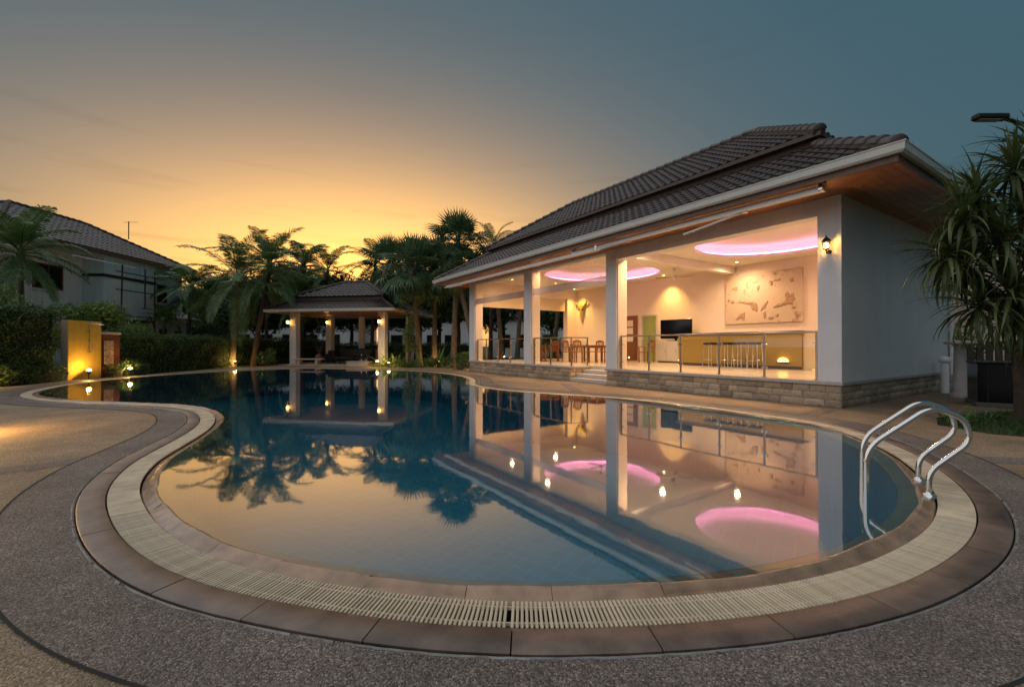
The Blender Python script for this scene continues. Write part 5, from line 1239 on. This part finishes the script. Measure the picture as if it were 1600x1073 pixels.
MB().tube([(.1, 2.9, 1.2), (.2, 1.95, 3.0)], .035, 6).build('brace', M['bark_dk'], sc); MB().tube([(.1, 4.9, 1.2), (.2, 3.9, 3.3)], .035, 6).build('brace', M['bark_dk'], sc)
# yellow shower wall and mosaic wall ----------------------------------------------------------------------------
sw = thing('shower_wall', 'yellow rendered shower wall with steel shower column', 'wall', (-15.6, 15.75, 0))
MB().cbox(-.26, 0, 0, 1.27, -.03, 2.12, .01).build('wall', M['yellow'], sw); MB().box(-.262, -.01, -.006, -.001, 0, 2.10).build('edge_face', M['stone_pale'], sw)
shc = MB().tube([(.06, .72, 1.0), (.06, .72, 2.02), (.16, .73, 2.03), (.42, .8, 2.0)], .013, 8).build('shower_column', M['steel'], sw)
MB().lathe([(.001, .02), (.03, .02), (.11, 0), (.11, -.012), (.001, -.013)], 16, (.43, .8, 1.985)).build('shower_head', M['steel'], shc)
for z in (1.0, 1.42, 1.75): MB().tube([(0, .72, z), (.075, .72, z)], .03, 10).build('valve', M['steel'], shc)
MB().tube([(.08, .72, 1.42), (.1, .80, 1.2), (.09, .81, 1.05), (.08, .75, 1.0)], .008, 6).build('hose', M['steel'], shc)
mw = thing('mosaic_wall', 'oxblood wall with pale cap and mosaic panel beside the shower', 'wall', (-15.72, 17.1, 0))
MB().box(-.2, 0, 0, .85, -.03, 1.66).build('wall', M['redbrown'], mw); MB().cbox(-.25, .05, -.04, .90, 1.663, 1.75, .02).build('cap', M['stone_pale'], mw)
pn = MB().box(.001, .02, .13, .55, .5, 1.42).build('panel', M['mortar'], mw); mz = [simple('mosaic_' + n, c, .5) for n, c in (('cream', (.5, .4, .33)), ('rose', (.36, .2, .16)), ('sand', (.42, .3, .2)))]
tm = [MB().cbox(0, .012, .003, .057, .003, .057, .003).mesh('tile', m_) for m_ in mz]
for a_ in range(7):
    for b_ in range(15): link('tile', random.choice(tm), pn, (.021, .13 + .06 * a_, .51 + .06 * b_))
# low boundary houses glimpsed between the trunks --------------------------------------------------------------------
for k, (x0, x1, y, h, lb) in enumerate(((-44, -16, 47, 4.2, 'long pale house glimpsed between the coconut palm trunks'), (-14.5, -4.5, 50, 4.4, 'long pale house glimpsed through the pavilion'), (-2.5, 9, 48, 4.2, 'long pale house glimpsed through the far windows of the pool house'))):
    o = thing('boundary_house', lb, 'building', (x0, y, 0)); L = x1 - x0
    MB().box(0, L, 0, 6, -.05, h).build('wall', M['housewhite'], o)
    MB().add([(-.6, -.6, h), (L + .6, -.6, h), (L + .6, 6.6, h), (-.6, 6.6, h), (2.5, 3, h + 1.9), (L - 2.5, 3, h + 1.9)], [(0, 1, 5, 4), (1, 2, 5), (2, 3, 4, 5), (3, 0, 4), (3, 2, 1, 0)]).build('roof', M['rooftile'], o)
    n = int(L / 2.4)
    for i in range(n):
        for z0 in (.9,):
            xx = 1 + i * (L - 2) / n; wv = MB().box(xx, xx + 1.3, -.04, .02, z0 + .1, z0 + 1.5).build('window', M['bartop'], o); MB().box(xx + .07, xx + .62, -.052, -.041, z0 + .17, z0 + 1.43).build('pane', M['black'], wv); MB().box(xx + .68, xx + 1.23, -.052, -.041, z0 + .17, z0 + 1.43).build('pane', M['black'], wv)
# garden lamps ------------------------------------------------------------------------------------------------------------
GL = [('spike', MB().tube([(0, 0, -.02), (0, 0, .2)], .014, 7).mesh('spike', M['iron'])),
      ('housing', MB().lathe([(.05, -.06), (.075, 0), (.085, .07), (.08, .075), (.065, .01), (.001, -.02)], 14).mesh('housing', M['iron'])),
      ('bulb', MB().sphere((0, 0, .05), .07, 12, 8).mesh('bulb', M['lamp_warm']))]
def garden_lamp(label, x, y, aim, watts=60, z=.28):
    o = thing('garden_lamp', label, 'garden lamp', (x, y, 0), 0, 'garden lamps')
    q = Vector(aim).to_track_quat('Z', 'Y').to_euler()
    link('spike', GL[0][1], o); h = link('housing', GL[1][1], o, (0, 0, z - .04), q); link('bulb', GL[2][1], h)
    point_light(h, (0, 0, .09), watts, (1.0, .55, .14), .06); return o
garden_lamp('lit garden lamp at the foot of the yellow shower wall', -15.25, 16.15, (.35, -.3, .8), 110, .32)
garden_lamp('lit garden lamp in front of the mosaic wall', -15.3, 17.95, (.35, -.4, .8), 110, .3)
garden_lamp('lit garden lamp at the foot of the coconut palm', -16.15, 26.15, (-.25, .2, .9), 150, .25)
garden_lamp('lit garden lamp on the stone edge beside the pavilion step', -7.75, 25.75, (.2, -.5, .8), 140, .3)
garden_lamp('lit garden lamp hidden among the broad leaves by the pavilion post', -7.0, 25.35, (.1, .3, .9), 110, .2)
garden_lamp('lit garden lamp below the leaning fan palm by the pool house', -2.35, 23.75, (.15, .4, .9), 170, .2)
garden_lamp('lit garden lamp below the fan palm trunks farther from the pool house', -4.45, 27.3, (-.1, .4, .9), 170, .2)
garden_lamp('lit garden lamp by the lit shrub near the tall hedge', -15.05, 12.75, (-.2, .3, .9), 50, .2)
garden_lamp('lit garden lamp shining across the tan deck near the tall hedge', -7.6, 5.95, (.9, 0, .35), 420, .38)
# right-hand yard: black tank, pedestal, pipes, fence, lit wall --------------------------------------------------------------
bt = thing('glass_planter', 'black glossy panelled planter box under the dracaena', 'planter', (9.35, 9.0, 0), R(-36))
MB().cbox(-.03, 2.6, -.05, .95, 0, .09, .01).build('base', M['mortar'], bt); MB().cbox(0, 2.55, 0, .9, .093, .86, .01).build('box', M['black'], bt)
for x in (.13, .75, 1.4, 2.0): MB().box(x, x + .025, -.012, -.001, .1, .85).build('mullion', M['iron'], bt)
MB().cbox(-.02, 2.57, -.02, .92, .862, .9, .008).build('rim', M['iron'], bt)
pd = thing('capped_pedestal', 'grey pedestal with round flat cap behind the black planter', 'pedestal', (10.6, 10.6, 0))
MB().lathe([(.2, 0), (.2, .08), (.13, .12), (.11, 1.2), (.15, 1.25)], 18).build('pillar', M['capstone'], pd); MB().lathe([(.001, 1.253), (.27, 1.253), (.30, 1.28), (.27, 1.33), (.001, 1.35)], 20).build('cap', M['stone_pale'], pd)
fp = thing('filter_pipe', 'white standing pipe beside the side wall path', 'pipe', (11.2, 11.6, 0))
MB().tube([(0, 0, 0), (0, 0, .9)], .09, 12).build('pipe', M['white_metal'], fp); MB().lathe([(.1, .78), (.13, .8), (.13, .92), (.001, .95)], 14).build('cap', M['white_metal'], fp)
fn = thing('yard_fence', 'dark slatted yard fence beyond the side wall', 'fence', (10.9, 13.2, 0))
for k in range(16): MB().box(k * .28, k * .28 + .2, 0, .03, .05, 1.35).build('slat', M['bark_dk'], fn)
for z in (.25, 1.1): MB().box(-.05, 4.5, .031, .07, z, z + .08).build('rail', M['bark_dk'], fn)
nw = thing('yard_wall', 'pale neighbouring wall glimpsed under the dracaena leaves', 'wall', (13.0, 17.5, 0), -.3)
MB().box(-2, 9, 0, .25, -.05, 4.6).build('wall', simple('peach_paint', (.62, .47, .38), .8, var=.05), nw); MB().cbox(-2.1, 9.1, -.08, .33, 4.603, 4.75, .02).build('coping', M['capstone'], nw)
shrub('shrub', 'dark bushy shrub behind the yard fence', (12.6, 14.6, 0), [(0, 0, 1.0, .9, .7, .9), (.8, .2, 1.3, .8, .7, .8), (1.7, 0, 1.0, .9, .7, .9)], M['hedge'], .07, 500, 97)

sl_ = thing('street_lamp', 'dark street lamp arm reaching over the dracaena tree', 'street lamp', (11.2, 9.3, 0))
MB().tube([(0, 0, 0), (0, 0, 5.2), (-.25, -.03, 5.72)], [.09, .06, .05], 10).build('pole', M['iron'], sl_)
MB().tube([(-.22, -.03, 5.68), (-.7, -.08, 5.8), (-1.1, -.12, 5.88)], [.045, .04, .035], 8).build('arm', M['iron'], sl_)
MB().cbox(-1.72, -1.05, -.22, -.04, 5.84, 5.96, .03).build('lamp_head', M['iron'], sl_)
MB().box(-1.66, -1.2, -.2, -.06, 5.832, 5.838).build('lens', M['capstone'], sl_)
